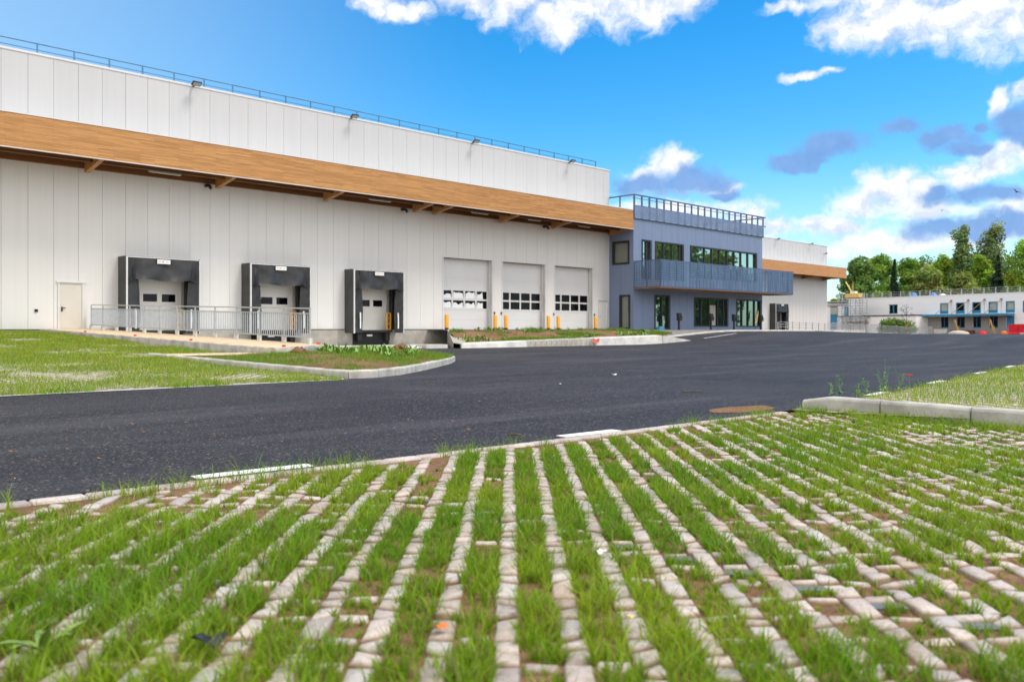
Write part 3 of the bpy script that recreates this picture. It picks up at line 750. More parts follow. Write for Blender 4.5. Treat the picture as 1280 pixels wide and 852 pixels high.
for k, (a, b) in enumerate(SECT):
    yb = D+.42; mb = MB(); zs = [.96, 1.62, 2.30, 3.74, 4.45, 5.15, 5.78]
    for z0, z1 in zip(zs, zs[1:]):
        if z0 == 2.30: continue
        mb.box(a+.0, b, yb, yb+.06, z0+.002, z1-.002)
    dr = mb.build('sectional_door', 'panel_white', WH)
    mb = MB(); xs = [a+.05+(b-a-.1)*j/4 for j in range(5)]
    for x in xs: mb.box(x-.07, x+.07, yb-.01, yb+.05, 2.30, 3.74)
    for z in (2.36, 3.02, 3.68): mb.box(a, b, yb-.012, yb+.052, z-.06, z+.06)
    mb.build('window_frame', 'trim_white', dr)
    mb = MB(); mb.box(a, b, yb+.02, yb+.03, 2.30, 3.74); mb.build('glazing', 'glass_dark', dr)
    if k == 0:  # crumpled protective film behind the panes of the first door
        mb = MB()
        for j in range(4):
            for (z0, z1) in ((2.43, 2.95), (3.09, 3.61)):
                x0, x1 = xs[j]+.075, xs[j+1]-.075-(.34 if j == 3 else 0); sag = random.uniform(.10, .22)
                mb.grid((x0, yb+.014, z0), (x1-x0, 0, 0), (0, 0, z1-z0), 10, 8, lambda p, u, w, s_=sag: Vector((p.x+.05*noise.noise(Vector((w*3, x0, z0)))*(1-abs(2*u-1)*.3)+(.07*w if u < .1 else -.06*w if u > .9 else 0), p.y-.012*abs(math.sin(u*9+w*4)), p.z-(s_*(.6+1.1*noise.noise(Vector((u*2.6, x0*3, z0*5))))+.04)*w)))
        mb.build('window_film', 'glass_sheet', dr, True)
    mb = MB(); mb.box(a-.09, a-.002, D-.03, D+.40, .96, 5.80).box(b+.002, b+.09, D-.03, D+.40, .96, 5.80).box(a-.13, b+.13, D-.05, D+.40, 5.803, 5.88); mb.build('door_reveal', 'trim_white', dr)
    mb = MB()
    for dx in (-.16, ) if k else (): mb.box(a+dx-.05, a+dx+.05, D-.06, D-.002, 2.05, 2.2)
    if k: mb.build('call_button', 'charcoal', WH)
mb = MB(); mb.box(52.55, 52.66, D-.06, D-.002, 2.05, 2.2); mb.build('call_button', 'charcoal', WH)
mb = MB(); mb.box(41.62, 41.73, D-.06, D-.002, 2.05, 2.2); mb.build('call_button', 'charcoal', WH)
mb = MB(); mb.box(12.22, 12.36, D-.05, D-.002, 1.8, 1.92); mb.build('wall_socket', 'black', WH)
# dock doors set back inside the shelters
for s in DOCKS:
    a, b = s+.78, s+3.42; yb = D+.30
    wx = [(a+.46, a+1.18), (a+1.42, a+2.14)]
    mb = wall_panels(a, b-.2, .93, 3.5, yb, [(x0, x1, 2.40, 2.80) for x0, x1 in wx], [], 0, .05); dd = mb.build('dock_door', 'door_white', WH)
    mb = MB()
    for x0, x1 in wx: mb.box(x0, x1, yb+.03, yb+.04, 2.40, 2.80)
    mb.build('window', 'glass_dark', dd)
    mb = MB(); mb.box(b-.199, b-.02, yb-.06, yb+.05, .93, 3.5); mb.build('door_post', 'concrete', dd)
    mb = MB(); mb.box(a-.1, b+.1, yb+.2, yb+.25, 0, 3.6); mb.build('door_backing', 'black', dd)
# roof edge guardrail
ry = D+.35
gr = MB(); gr.tube([(-14, ry, 14.42), (53.2, ry, 14.42)], .034, 6).tube([(-14, ry, 14.12), (53.2, ry, 14.12)], .024, 6); gr = gr.build('roof_railing', 'rail_blue', WH)
for k in range(42):
    x = 12.44+1.63*(k-16)
    if x < -14 or x > 53.3: continue
    mb = MB(); mb.bar((x, ry, 13.6), (x, ry, 14.44), .06); mb.build('post', 'rail_blue', gr)

# ------------------------------------------------------------------ dock shelters
def make_shelter(s0):
    W, H0, H1, DP = 3.66, .78, 4.54, .9
    t = thing('dock_shelter', '', 'dock shelter', (s0+W/2, D, .0), 'dock shelters')
    y0 = D-DP; x0, x1 = s0, s0+W
    def wr(p, a, b): return Vector((p.x, p.y+.05*noise.noise(Vector((p.x*1.7, p.z*1.3, s0)))+.03*noise.noise(Vector((p.x*4, p.z*3, s0+3))), p.z))
    for (a, b, flip) in ((x0+.03, x0+.62, 0), (x1-.60, x1-.03, 1)):
        mb = MB(); top = H1-1.14
        def fn(p, u, w):
            q = wr(p, u, w); e = u if not flip else 1-u
            q.y += .10*e*e*(1-.3*w); q.x += (.05*math.sin(w*4)*e)*(-1 if flip else 1); return q
        mb.grid((a, y0-.005, H0), (b-a, 0, 0), (0, 0, top-H0), 8, 22, fn)
        c = mb.build('side_curtain', 'charcoal', t, True)
        xm = (a+.38) if not flip else (b-.40)
        mb = MB(); mb.grid((xm-.045, y0-.045, 1.02), (.09, 0, 0), (0, 0, .98), 2, 10, lambda p, u, w: Vector((p.x+.02*math.sin(w*3), p.y+.02*math.sin(w*2.2), p.z)))
        mb.build('guide_stripe', 'paint', c)
    mb = MB()
    def fh(p, u, w):
        q = wr(p, u, w); q.y += -.07*(1-w)**2-.07*math.sin(u*11+1.5*math.sin(w*3+s0))*(.25+.75*(1-w)); q.z += -.03*math.sin(u*7+s0)*(1-w)-.02*math.sin(u*3.14)*(1-w); return q
    mb.grid((x0+.36, y0-.03, H1-1.10), (W-.80, 0, 0), (0, 0, 1.06), 26, 10, fh)
    mb.build('head_curtain', 'charcoal', t, True)
    for (a, b) in ((x0+.02, x0+.42), (x1-.46, x1-.02)):
        mb = MB(); mb.grid((a, y0-.012, H1-1.16), (b-a, 0, 0), (0, 0, 1.12), 5, 8, fh); mb.build('corner_flap', 'charcoal', t, True)
    for a, b in ((x0-.10, x0-.06), (x1+.01, x1+.05)): mb = MB(); mb.box(a, b, y0+.03, D-.002, H0-.02, H1); mb.build('side_panel', 'side_skin', t)
    mb = MB(); mb.box(x0-.10, x1+.05, y0+.04, D-.002, H1+.001, H1+.05); mb.build('top_panel', 'side_skin', t)
    mb = MB(); mb.box(x0-.045, x0+.025, y0-.04, y0+.05, H0-.04, H1+.03).box(x1-.01, x1+.03, y0-.04, y0+.05, H0-.04, H1+.0).box(x0+.026, x1-.026, y0-.04, y0+.04, H1-.01, H1+.03); mb.build('edge_trim', 'trim_white', t)
    for a, b in ((x0+.62, x0+.78), (x1-.42, x1-.24)): mb = MB(); mb.box(a, b, D-.3, D-.004, .95, 3.6); mb.build('inner_post', 'black', t)
    sx = (x0+x1)/2-.05
    mb = MB(); mb.box(sx-.33, sx+.33, y0-.085, y0-.07, H1-.27, H1-.06); sg = mb.build('sign_plate', 'paint', t)
    mb = MB()
    for j, wdt in enumerate((.05, .04, .05, .03)): mb.box(sx-.28+.07*j, sx-.28+.07*j+wdt, y0-.089, y0-.0855, H1-.19, H1-.13)
    for j in range(3): mb.box(sx+.10+.065*j, sx+.10+.065*j+.045, y0-.089, y0-.0855, H1-.19, H1-.14)
    mb.build('sign_lettering', 'galv', sg)
    mb = MB(); mb.prism([(sx-.03+.04*math.cos(a*.5236), H1-.155+.036*math.sin(a*.5236)) for a in range(12)], y0-.0895, y0-.0855); mb.build('sign_mark', 'red', sg)
    # leveller pit, bumpers, plate
    mb = MB(); mb.box(x0+.46, x1-.48, D-.01, D+.10, .02, .93); pit = mb.build('leveller_pit', 'black', t)
    mb = MB(); mb.box(x0+.40, x1-.5, D-.42, D+.05, .80, .93); mb.build('leveller_lip', 'black', pit)
    for bx in (x0+.62, x1-.92):
        mb = MB(); mb.bbox(bx, bx+.30, D-.34, D-.012, .28, .80, .03); mb.build('bumper', 'soot', t)
    mb = MB(); mb.box(sx-.35, sx+.05, D-.15, D-.13, .55, .66); mb.build('rating_plate', 'paint', t)
    # yellow safety gate standing inside the right jamb
    gx0, gx1, gy = x1-.86, x1-.58, D-.32
    mb = MB()
    for gx in (gx0, gx1): mb.bar((gx, gy, .94), (gx, gy, 2.02), .06)
    for gz in (.99, 1.33, 1.67, 1.99): mb.bar((gx0, gy, gz), (gx1, gy, gz), .06, .05)
    mb.build('safety_gate', 'yellow', t)
    return t
simple('side_skin', (.055, .055, .052), .7, var=.25, vscale=1.2)
for s, lab in zip(DOCKS, ('black dock shelter nearest the cream side door, behind the ramp railing', 'black dock shelter in the middle, behind the end of the ramp railing', 'black dock shelter beside the sectional doors, bumpers in full view')):
    t = make_shelter(s); t['label'] = lab

# ------------------------------------------------------------------ small things on and under the warehouse wall
def floodlight(x, y, z, lab):
    t = thing('floodlight', lab, 'floodlight', (x, y, z), 'floodlights along the roof edges')
    mb = MB(); mb.bar((x, y+.02, z-.05), (x, y-.28, z-.05), .07, .05).bar((x-.22, y-.28, z-.05), (x+.22, y-.28, z-.05), .05); mb.build('arm', 'black', t)
    def tilt(v): 
        c, s = math.cos(R(-32)), math.sin(R(-32)); dy = v.y-(y-.42); dz = v.z-z
        return Vector((v.x, y-.42+dy*c-dz*s, z+dy*s+dz*c))
    mb = MB(); mb.bbox(x-.24, x+.24, y-.58, y-.26, z-.04, z+.04, .02, 1, tilt); mb.build('housing', 'black', t)
    mb = MB(); mb.box(x-.19, x+.19, y-.54, y-.30, z-.05, z-.04); mb.v = [tuple(tilt(Vector(v))) for v in mb.v]; mb.build('lens', 'lamp_glass', t)
for x, lab in zip((19.8, 29.65, 39.55, 49.5), ('black floodlight on the white roof edge above the first dock shelter', 'black floodlight on the white roof edge above the third dock shelter', 'black floodlight on the white roof edge above the first sectional door', 'black floodlight on the white roof edge closest to the office')):
    floodlight(x, D-.05, 13.84, lab)
for k, (a, b) in enumerate([(16.99, 18.64), (30.15, 31.75), (38.41, 39.9), (43.84, 45.1), (49.3, 50.6)]):
    t = thing('strip_light', ['strip light under the canopy above the first dock shelter', 'strip light under the canopy above the third dock shelter', 'strip light under the canopy above the first sectional door', 'strip light under the canopy above the second sectional door', 'strip light under the canopy above the third sectional door'][k], 'strip light', ((a+b)/2, D-1.26, 8.82), 'strip lights under the timber canopy')
    mb = MB(); mb.box(a, b, D-1.34, D-1.18, 8.815, 8.857); mb.build('housing', 'galv', t)
    mb = MB(); mb.bbox(a+.03, b-.03, D-1.33, D-1.19, 8.76, 8.813, .015); mb.build('diffuser', 'tube_white', t)
def bollard(x, y, z, lab):
    t = thing('bollard', lab, 'bollard', (x, y, z), 'yellow bollards beside the sectional doors')
    mb = MB(); mb.tube([(x, y, z+.12), (x, y, z+.97), (x, y, z+1.01), (x, y, z+1.03)], [.135, .135, .105, .03], 20); mb.build('sleeve', 'yellow', t, True)
    mb = MB(); mb.tube([(x, y, z), (x, y, z+.12)], .13, 20).box(x-.18, x+.18, y-.18, y+.18, z, z+.02); mb.build('base', 'black', t)
BL = ['yellow bollard on the dock side of the first sectional door', 'yellow bollard on the office side of the first sectional door', 'yellow bollard on the dock side of the middle sectional door', 'yellow bollard on the office side of the middle sectional door', 'yellow bollard on the dock side of the third sectional door', 'yellow bollard beside the narrow white door']
for x, lab in zip((36.62, 41.02, 42.05, 46.42, 47.5, 51.8), BL): bollard(x, D-.8, .955, lab)

# ------------------------------------------------------------------ ramp guardrail
def guardrail():
    t = thing('guardrail', 'grey galvanised guardrail with vertical bars along the sloping walkway', 'railing', (14.85, 34, zpath(34)))
    ys = [43.9, 42.4, 40.8, 39.3, 37.75, 36.2, 34.55, 32.95, 31.3, 29.65, 28.0, 26.35, 24.75]
    def X(y): return 14.62+(44.2-y)/19.6*.42
    def P(y, h): return (X(y), y, zpath(y)+h)
    mb = MB(); mb.bar(P(ys[0], 1.17), P(ys[-1]-.05, 1.17), .055, .045); mb.build('top_rail', 'galv', t)
    mb = MB(); mb.bar(P(ys[0], 1.0), P(ys[-1], 1.0), .04, .035); mb.build('upper_rail', 'galv', t)
    mb = MB(); mb.bar(P(ys[0], .22), P(ys[-1], .22), .04, .045); mb.build('lower_rail', 'galv', t)
    for y in ys:
        mb = MB(); mb.bar(P(y, 0), P(y, 1.16), .075, .03); po = mb.build('post', 'galv', t)
        p = P(y, 0); mb = MB(); mb.box(p[0]-.06, p[0]+.06, y-.06, y+.06, p[2]-.02, p[2]+.20); mb.build('foot', 'kerb_pale', po)
    for a, b in zip(ys, ys[1:]):
        mb = MB(); n = 12
        for k in range(1, n): y = a+(b-a)*k/n; mb.bar(P(y, .22), P(y, 1.0), .012, .03)
        mb.build('bar_panel', 'galv', t)
    mb = MB(); mb.box(15.02, 15.25, 24.4, 44.1, -.2, .4); mb.v = [(v[0], v[1], zpath(v[1])-.02 if v[2] > 0 else -.2) for v in mb.v]; mb.build('kerb_wall', 'concrete', t)
guardrail()
for k, (s, y) in enumerate([(12.75, 39), (12.75, 33.5), (12.75, 28.6), (13.2, 23.2), (15.2, 24.5)]):
    mb = MB(); z = zpath(y); mb.bbox(s-.045, s+.045, y-.045, y+.045, z, z+.06, .015)
    setp(mb.build('marker_cap', 'red', None), ['small red marker cap on the walkway kerb nearest the side door', 'small red marker cap on the walkway kerb facing the first dock shelter', 'small red marker cap on the walkway kerb beside the spur path', 'small red marker cap on the corner where the walkway ends', 'small red marker cap at the foot of the last railing post'][k], 'marker', 'red marker caps')

# ------------------------------------------------------------------ low retaining wall before the mound
def retaining():
    t = thing('retaining_wall', 'low pale concrete wall edging the earth mound by the road', 'wall', (38, 33.8, 0))
    def seg(s0, s1, n=10, yo=0, dz=0):
        mb = MB(); rows = []
        for k in range(n+1):
            s = lerp(s0, s1, k/n); h = retz(s)+dz; rows.append([(s, 33.55+yo, -.2), (s, 33.66+yo, h-.02), (s, 33.70+yo, h), (s, 34.22+yo, h+.05), (s, 34.22+yo, -.2)])
        vs = [p for r in rows for p in r]; fs = []
        for k in range(n):
            for i in range(5): fs.append((k*5+i, k*5+(i+1) % 5, (k+1)*5+(i+1) % 5, (k+1)*5+i))
        fs += [tuple(range(5)), tuple(range(n*5, n*5+5))[::-1]]; mb.add(vs, fs); return mb
    seg(29.3, 34.2).build('wall_section', 'kerb_pale', t); seg(40.1, 47.0).build('wall_section', 'kerb_pale', t)
    seg(34.2, 40.1, yo=.14).build('recessed_section', 'concrete', t)
    mb = MB(); mb.prism([(47.0, -.2), (47.0, .55), (47.15, .55), (50.2, .22), (50.2, -.2)], 33.55, 34.22); mb.build('end_ramp', 'kerb_pale', t)
    mb = MB(); mb.prism([(29.3, 33.56), (29.3, 34.2), (36.0, 42.6), (36.3, 42.6), (30.2, 34.2)], -.2, .10, 'z')
    mb.v = [(v[0], v[1], (lerp(.23, .97, (v[1]-33.6)/9) if v[2] > 0 else -.2)) for v in mb.v]; mb.build('sloping_edge', 'concrete', t)
    g = MB()
    for k in range(13):
        s = 34.5+k*.44; h = retz(s); g.tube([(s, 33.66, .05), (s, 33.62, h+.0), (s+.12, 33.60, h+.06), (s+.22, 33.62, h)], .022, 6)
    g.build('steel_loops', 'galv_far', t)
    mb = MB(); mb.box(27.6, 29.0, 34.3, 35.0, -.1, .20); mb.build('end_block', 'kerb_pale', t)
retaining()
def netting():
    mb = MB(); mb.grid((39.7, 33.5, .16), (.62, 0, 0), (.05, .02, .24), 8, 6, lambda p, u, w: Vector((p.x, p.y-.06*noise.noise(p*4), p.z+.05*math.sin(u*9))))
    setp(mb.build('plastic_netting', 'net_red', None, True), 'crumpled orange red plastic netting against the low concrete wall', 'netting')
netting()

# ------------------------------------------------------------------ blue office block
BY = D-2.44; X0, X1 = 54.5, 74.5; BA = BY-2.54
OF = thing('office_building', 'blue two storey office block with balcony, joined to the warehouse', 'office', (64.5, BY, .93))
OPF = [(55.56, 56.86, 5.0, 8.16), (57.35, 61.41, 5.0, 8.15), (62.37, 73.48, 5.4, 8.14), (57.27, 59.44, .97, 3.78), (62.97, 68.41, 1.2, 3.74), (69.84, 74.28, 1.2, 3.74)]
jb = [X0+1.25*k for k in range(1, 16)]
mb = wall_panels(X0, X1, .9, 9.74, BY, OPF, jb, .014, .3); mb.build('wall', 'blue_clad', OF)
OPS = [(42.16, 43.88, 6.15, 8.02), (41.96+.12, 43.17, .97, 3.72)]
mb = wall_panels(BY+.002, 62, .9, 9.74, X0, OPS, [BY+1.2*k for k in range(1, 15)], .014, .3)
mb.v = [(v[1], v[0], v[2]) for v in mb.v]; mb.build('side_wall', 'blue_clad', OF)
mb = MB(); mb.box(X1-.3, X1-.002, BY+.302, 62, .9, 9.74); mb.build('side_wall', 'blue_clad', OF)
mb = MB(); mb.box(X0+.3, X1-.3, BY+.3, 62, 9.5, 9.7).box(X0+.35, X1-.35, BY+.55, 61.9, .9, .95); mb.build('roof_slab', 'roof_grey', OF)
mb = MB(); mb.box(X0-.02, X1+.25, BY-.06, BY-.002, 9.70, 9.80); mb.build('parapet_band', 'blue_dark', OF)
def windows(spec, name, gl, lab=None):
    """spec: x0,x1,z0,z1, mullion xs"""
    (x0, x1, z0, z1, ms) = spec; y = BY
    mb = MB(); mb.box(x0+.05, x1-.05, y+.12, y+.135, z0+.05, z1-.05); w = mb.build(name, gl, OF, label=lab)
    mb = MB(); f = .13
    mb.box(x0, x0+f, y-.05, y+.2, z0, z1).box(x1-f-.12, x1, y-.05, y+.2, z0, z1).box(x0+f, x1-f-.12, y-.05, y+.2, z1-f, z1).box(x0+f, x1-f-.12, y-.05, y+.2, z0, z0+.1)
    for m in ms: mb.box(m-.06, m+.06, y+.02, y+.2, z0+.1, z1-f)
    mb.build('window_frame', 'frame_dark', w); return w
windows((55.56, 56.86, 5.0, 8.16, [56.25]), 'window', 'glass')
windows((57.35, 61.41, 5.0, 8.15, [58.6, 59.81, 60.88]), 'window', 'glass')
windows((62.37, 73.48, 5.4, 8.14, [64.67, 65.85, 67.08, 68.31, 69.53, 70.71, 71.95]), 'window', 'glass', 'long band window of eight panes reflecting trees and sky')
windows((57.27, 59.44, .97, 3.78, [58.37]), 'glass_door', 'glass_low')
windows((62.97, 68.41, 1.2, 3.74, [64.14, 65.4, 66.75, 67.74]), 'window', 'glass_low')
windows((69.84, 74.28, 1.2, 3.74, [70.89, 71.99, 73.15]), 'window', 'glass_low')
for (y0, y1, z0, z1, nm) in ((42.16, 43.88, 6.15, 8.02, 'window'), (42.08, 43.17, .97, 3.72, 'glass_door')):
    mb = MB(); mb.box(X0+.12, X0+.135, y0+.05, y1-.05, z0+.05, z1-.05); w = mb.build(nm, 'glass_pale', OF)
    mb = MB(); f = .15
    mb.box(X0-.04, X0+.2, y0, y0+f, z0, z1).box(X0-.04, X0+.2, y1-f, y1, z0, z1).box(X0-.04, X0+.2, y0+f, y1-f, z1-f, z1).box(X0-.04, X0+.2, y0+f, y1-f, z0, z0+f); mb.build('window_frame', 'frame_dark', w)
# bright blinds and door leaf seen through the lower panes
mb = MB(); mb.box(65.5, 66.5, BY+.10, BY+.118, 1.32, 3.1); mb.build('door_blind', 'blind', OF)
# balcony
mb = MB(); mb.box(X0+.0, 75.6, BA, BY-.062, 4.18, 4.30); bal = mb.build('balcony', 'wood', OF)
mb = MB()
for k in range(22):
    x = X0+.08+k*(75.5-X0-.08)/21; mb.box(x-.05, x+.05, BA-.03, BA+.06, 4.305, 6.3)
    if k < 21: mb.box(x+.42, x+.50, BA+.0, BA+.05, 4.305, 6.3)
for y in (BA+1.25, BY-.1): mb.box(X0-.02, X0+.06, y-.05, y+.05, 4.305, 6.3).box(75.52, 75.6, y-.05, y+.05, 4.305, 6.3)
mb.box(X0-.03, 75.62, BA-.05, BA+.08, 6.3, 6.37).box(X0-.03, X0+.08, BA+.08, BY-.05, 6.3, 6.37).box(75.5, 75.62, BA+.08, BY-.05, 6.3, 6.37)
mb.build('balcony_frame', 'blue_dark', bal)
mb = MB(); mb.box(X0-.03, 75.62, BA-.06, BA-.035, 4.24, 4.34).box(X0-.045, X0-.02, BA-.03, BY-.06, 4.24, 4.34); mb.build('slab_edge', 'blue_dark', bal)
mb = MB()
for k in range(21):
    xa = X0+.08+k*(75.5-X0-.08)/21; xb = X0+.08+(k+1)*(75.5-X0-.08)/21; mb.box(xa+.03, xb-.03, BA-.075, BA-.065, 4.36, 6.28)
mb.build('mesh_panel', 'mesh_blue', bal)
for bx in ((X0-.07, X0-.06, BA-.03, BA+1.2), (X0-.07, X0-.06, BA+1.28, BY-.15), (75.63, 75.64, BA-.03, BY-.15)):
    mb = MB(); mb.box(*bx, 4.36, 6.28); mb.build('mesh_panel', 'mesh_blue', bal)
# roof terrace railing with mesh apron
mb = MB()
mb.box(X0-.05, X1+.45, BY-.12, BY-.02, 11.56, 11.66).box(X0-.05, X0+.05, BY-.019, BY+8, 11.56, 11.66).box(X1+.35, X1+.45, BY-.019, BY+8, 11.56, 11.66)
mb.box(X0-.05, X1+.45, BY-.115, BY-.03, 10.72, 10.80); mb.box(X0+.051, X1+.34, BY+.1, BY+.14, 11.38, 11.42)
rr = mb.build('roof_railing', 'blue_dark', OF)
for k in range(21):
    x = X0+k*1.0; mb = MB(); mb.box(x-.085, x+.085, BY-.11, BY-.035, 9.80, 11.56); mb.build('post', 'blue_dark', rr)
for k in range(1, 6):
    for xx in (X0, X1+.40):
        mb = MB(); mb.box(xx-.04, xx+.04, BY+k*1.35-.05, BY+k*1.35+.05, 9.7, 11.56); mb.build('post', 'blue_dark', rr)
mb = MB(); mb.box(X0+.0, X1+.02, BY-.135, BY-.125, 9.80, 10.74); mb.build('mesh_apron', 'mesh_parapet', rr)

# ------------------------------------------------------------------ chargers before the office
def charger(x, y, z, lab):
    t = thing('charging_post', lab, 'charging post', (x, y, z), 'charging posts before the office')
    mb = MB(); mb.bbox(x-.07, x+.07, y-.06, y+.06, z, z+.78, .015).box(x-.14, x+.14, y-.12, y+.12, z, z+.02); mb.build('pole', 'black', t)
    mb = MB(); mb.bbox(x-.19, x+.19, y-.14, y+.12, z+.72, z+1.30, .05).bbox(x+.20, x+.29, y-.10, y+.08, z+.82, z+1.1, .03); mb.build('head', 'black', t)
    mb = MB(); mb.tube([(x+.1, y-.15, z+1.12), (x+.16, y-.22, z+.9), (x+.02, y-.24, z+.72), (x-.12, y-.2, z+.85), (x-.1, y-.15, z+1.05)], .022, 6); mb.build('cable', 'charcoal', t, True)
for x, lab in zip((55.4, 59.85, 63.35, 67.7), ('black charging post before the blue wall beside the glass door', 'black charging post before the wide ground floor window', 'black charging post before the blue pier between ground floor windows', 'black charging post at the end of the office, beside a yellow pennant')):
    charger(x, 38.1, zpave(x, 38.1), lab)
def pennant():
    t = thing('pennant', 'yellow pennant leaning against the last ground floor window', 'pennant', (72.7, 41.3, .93))
    mb = MB(); mb.tube([(72.6, 41.45, .93), (72.65, 41.5, 2.0), (73.2, 41.55, 2.75)], .02, 6); mb.build('pole', 'black', t)
    mb = MB(); mb.grid((72.55, 41.42, 1.5), (.42, 0, .12), (.55, .05, 1.15), 5, 8, lambda p, u, w: Vector((p.x-(.3*u*w*w), p.y+.03*math.sin(w*6), p.z))); mb.build('cloth', 'yellow_lift', t, True)
pennant()
def bag():
    mb = MB(); c = Vector((56.9, 40.9, .93)); n = 14
    for j in range(7):
        for k in range(n):
            a = 2*math.pi*k/n; r = .42*math.cos(j/6*1.35)*(1+.15*noise.noise(Vector((math.cos(a)*2, math.sin(a)*2, j*.5))))
            mb.v.append((c.x+r*math.cos(a), c.y+r*.7*math.sin(a), c.z+.30*math.sin(j/6*1.5)))
    for j in range(6):
        for k in range(n): mb.f.append((j*n+k, j*n+(k+1) % n, (j+1)*n+(k+1) % n, (j+1)*n+k))
    setp(mb.build('rubbish_bag', 'teal', None, True), 'teal plastic bag lying before the office glass door', 'bag')
bag()

# ------------------------------------------------------------------ rear wing of the warehouse
WY = 61.0
WG = thing('warehouse_wing', 'white panelled rear wing with timber canopy beyond the office block', 'warehouse', (101, WY, .7))
wop = [(111.6, 114.1, .3, 3.46)]
wall_panels(74.6, 128.6, .75, 9.3, WY, wop, [74.6+1.1*k for k in range(50)], .02).build('wall', 'clad_low', WG)
wall_panels(74.6, 128.6, 9.3, 13.78, WY, [], [74.6+1.1*k for k in range(50)], .02).build('upper_wall', 'clad_up', WG)
mb = MB(); mb.box(74.6, 111.5, WY+.1, WY+.2, .7, 13.7).box(114.2, 128.5, WY+.1, WY+.2, .7, 13.7).box(111.5, 114.2, WY+.1, WY+.2, 3.5, 13.7).box(111.5, 114.2, WY+2, WY+2.1, .3, 3.5); mb.build('wall_backing', 'joint', WG)
mb = MB(); mb.box(128.5, 128.62, WY+.1, 104, .7, 13.78).box(74.6, 128.5, 103.8, 104, .7, 13.78); mb.build('side_wall', 'clad_up', WG)
mb = MB(); mb.box(74.6, 128.6, WY+.2, 104, 13.3, 13.5); mb.build('roof', 'roof_grey', WG)
mb = MB(); mb.box(74.6, 128.65, WY-.04, WY+.25, 13.78, 13.88); mb.build('parapet_cap', 'trim_white', WG)
mb = MB(); mb.box(74.6, 129.85, WY-2.5, WY-2.4, 8.78, 10.36); mb.build('fascia', 'wood_far', WG)
mb = MB(); mb.box(129.75, 129.85, WY-2.395, WY+4, 8.78, 10.36); mb.build('end_fascia', 'wood_far', WG)
mb = MB(); mb.box(74.6, 129.88, WY-2.52, WY-.002, 10.363, 10.42).box(128.66, 129.88, WY, WY+4, 10.363, 10.42); mb.build('canopy_roof', 'trim_white', WG)
mb = MB(); mb.box(74.6, 129.74, WY-2.39, WY-.002, 9.2, 9.35).box(128.66, 129.74, WY, WY+4, 9.2, 9.35); mb.build('soffit', 'wood_dark', WG)
for s in (94, 100.6, 107.2, 113.8, 120.4, 127.0):
    mb = MB(); mb.prism([(WY-.05, 8.4), (WY-.05, 9.19), (WY-2.38, 9.19), (WY-2.38, 8.82)], s-.11, s+.11, 'x'); mb.build('bracket', 'wood', WG)
mb = MB(); mb.tube([(115.5, WY-.1, .8), (115.5, WY-.1, 3.0)], .05, 8).box(115.3, 116.1, WY-.25, WY-.01, 2.95, 3.1); mb.build('downpipe', 'galv_far', WG)
t = make_shelter(110.95); ch = list(t.children)
for c in ch:
    if c.name.startswith('safety_gate'): bpy.data.objects.remove(c)
t.location = (t.location.x, WY, 0); t['label'] = 'distant dark dock shelter on the rear wing past the office'
for x, y, z, lab in ((112.65, WY-.05, 13.8, 'black floodlight on the rear wing roof edge nearest the office'), (122.8, WY-.05, 13.8, 'black floodlight on the rear wing roof edge towards the far end'), (127.3, WY-.05, 12.6, 'black floodlight below the roof edge at the far corner of the rear wing')):
    floodlight(x, y, z, lab)
def wing_rail():
    t = thing('guardrail', 'low grey guardrail before the rear wing wall', 'railing', (118, 57, .8))
    def z(s): return za(s, 57)+.05
    mb = MB()
    for h in (.45, .8, 1.1): mb.bar((106, 57, z(106)+h), (131, 57, z(131)+h), .06)
    mb.build('rail', 'galv_far', t)
    for k in range(14):
        s = 106+k*1.92; mb = MB(); mb.bar((s, 57, z(s)), (s, 57, z(s)+1.12), .08); mb.build('post', 'galv_far', t)
    mb = MB(); mb.bbox(103, 132, 56.5, 56.8, .4, za(118, 57)+.12, .02, 1); mb.build('kerb_base', 'kerb_pale', t)
wing_rail()

# ------------------------------------------------------------------ crowd barriers
def barriers():
    t = thing('crowd_barrier', 'grey steel crowd barrier in the row before the white building', 'barrier', (0, 0, 0), 'row of crowd barriers')
    Wd = 1.95
    mb = MB(); mb.tube([(.03, 0, .12), (.03, 0, 1.02), (.10, 0, 1.10), (Wd-.10, 0, 1.10), (Wd-.03, 0, 1.02), (Wd-.03, 0, .12)], .028, 6).tube([(.03, 0, .22), (Wd-.03, 0, .22)], .024, 6); mb.build('frame', 'galv_far', t)
    mb = MB()
    for k in range(1, 19): mb.bar((.03+k*(Wd-.06)/19, 0, .22), (.03+k*(Wd-.06)/19, 0, 1.09), .03)
    mb.build('bar_panel', 'galv_far', t)
    for x in (.25, Wd-.25):
        mb = MB(); mb.bar((x, -.28, .03), (x, .28, .03), .05, .03).bar((x, 0, .03), (x, 0, .22), .05); mb.build('foot', 'galv_far', t)
    a = Vector((101.4, 47.6)); b = Vector((110.3, 38.8)); d = (b-a).normalized(); n = 6; ang = math.atan2(d.y, d.x)
    for k in range(n):
        p = a+d*(k*2.08); o = t if k == 0 else clone(t)
        o.location = (p.x, p.y, za(p.x, p.y)+.0); o.rotation_euler = (0, 0, ang+random.uniform(-.03, .03))
barriers()

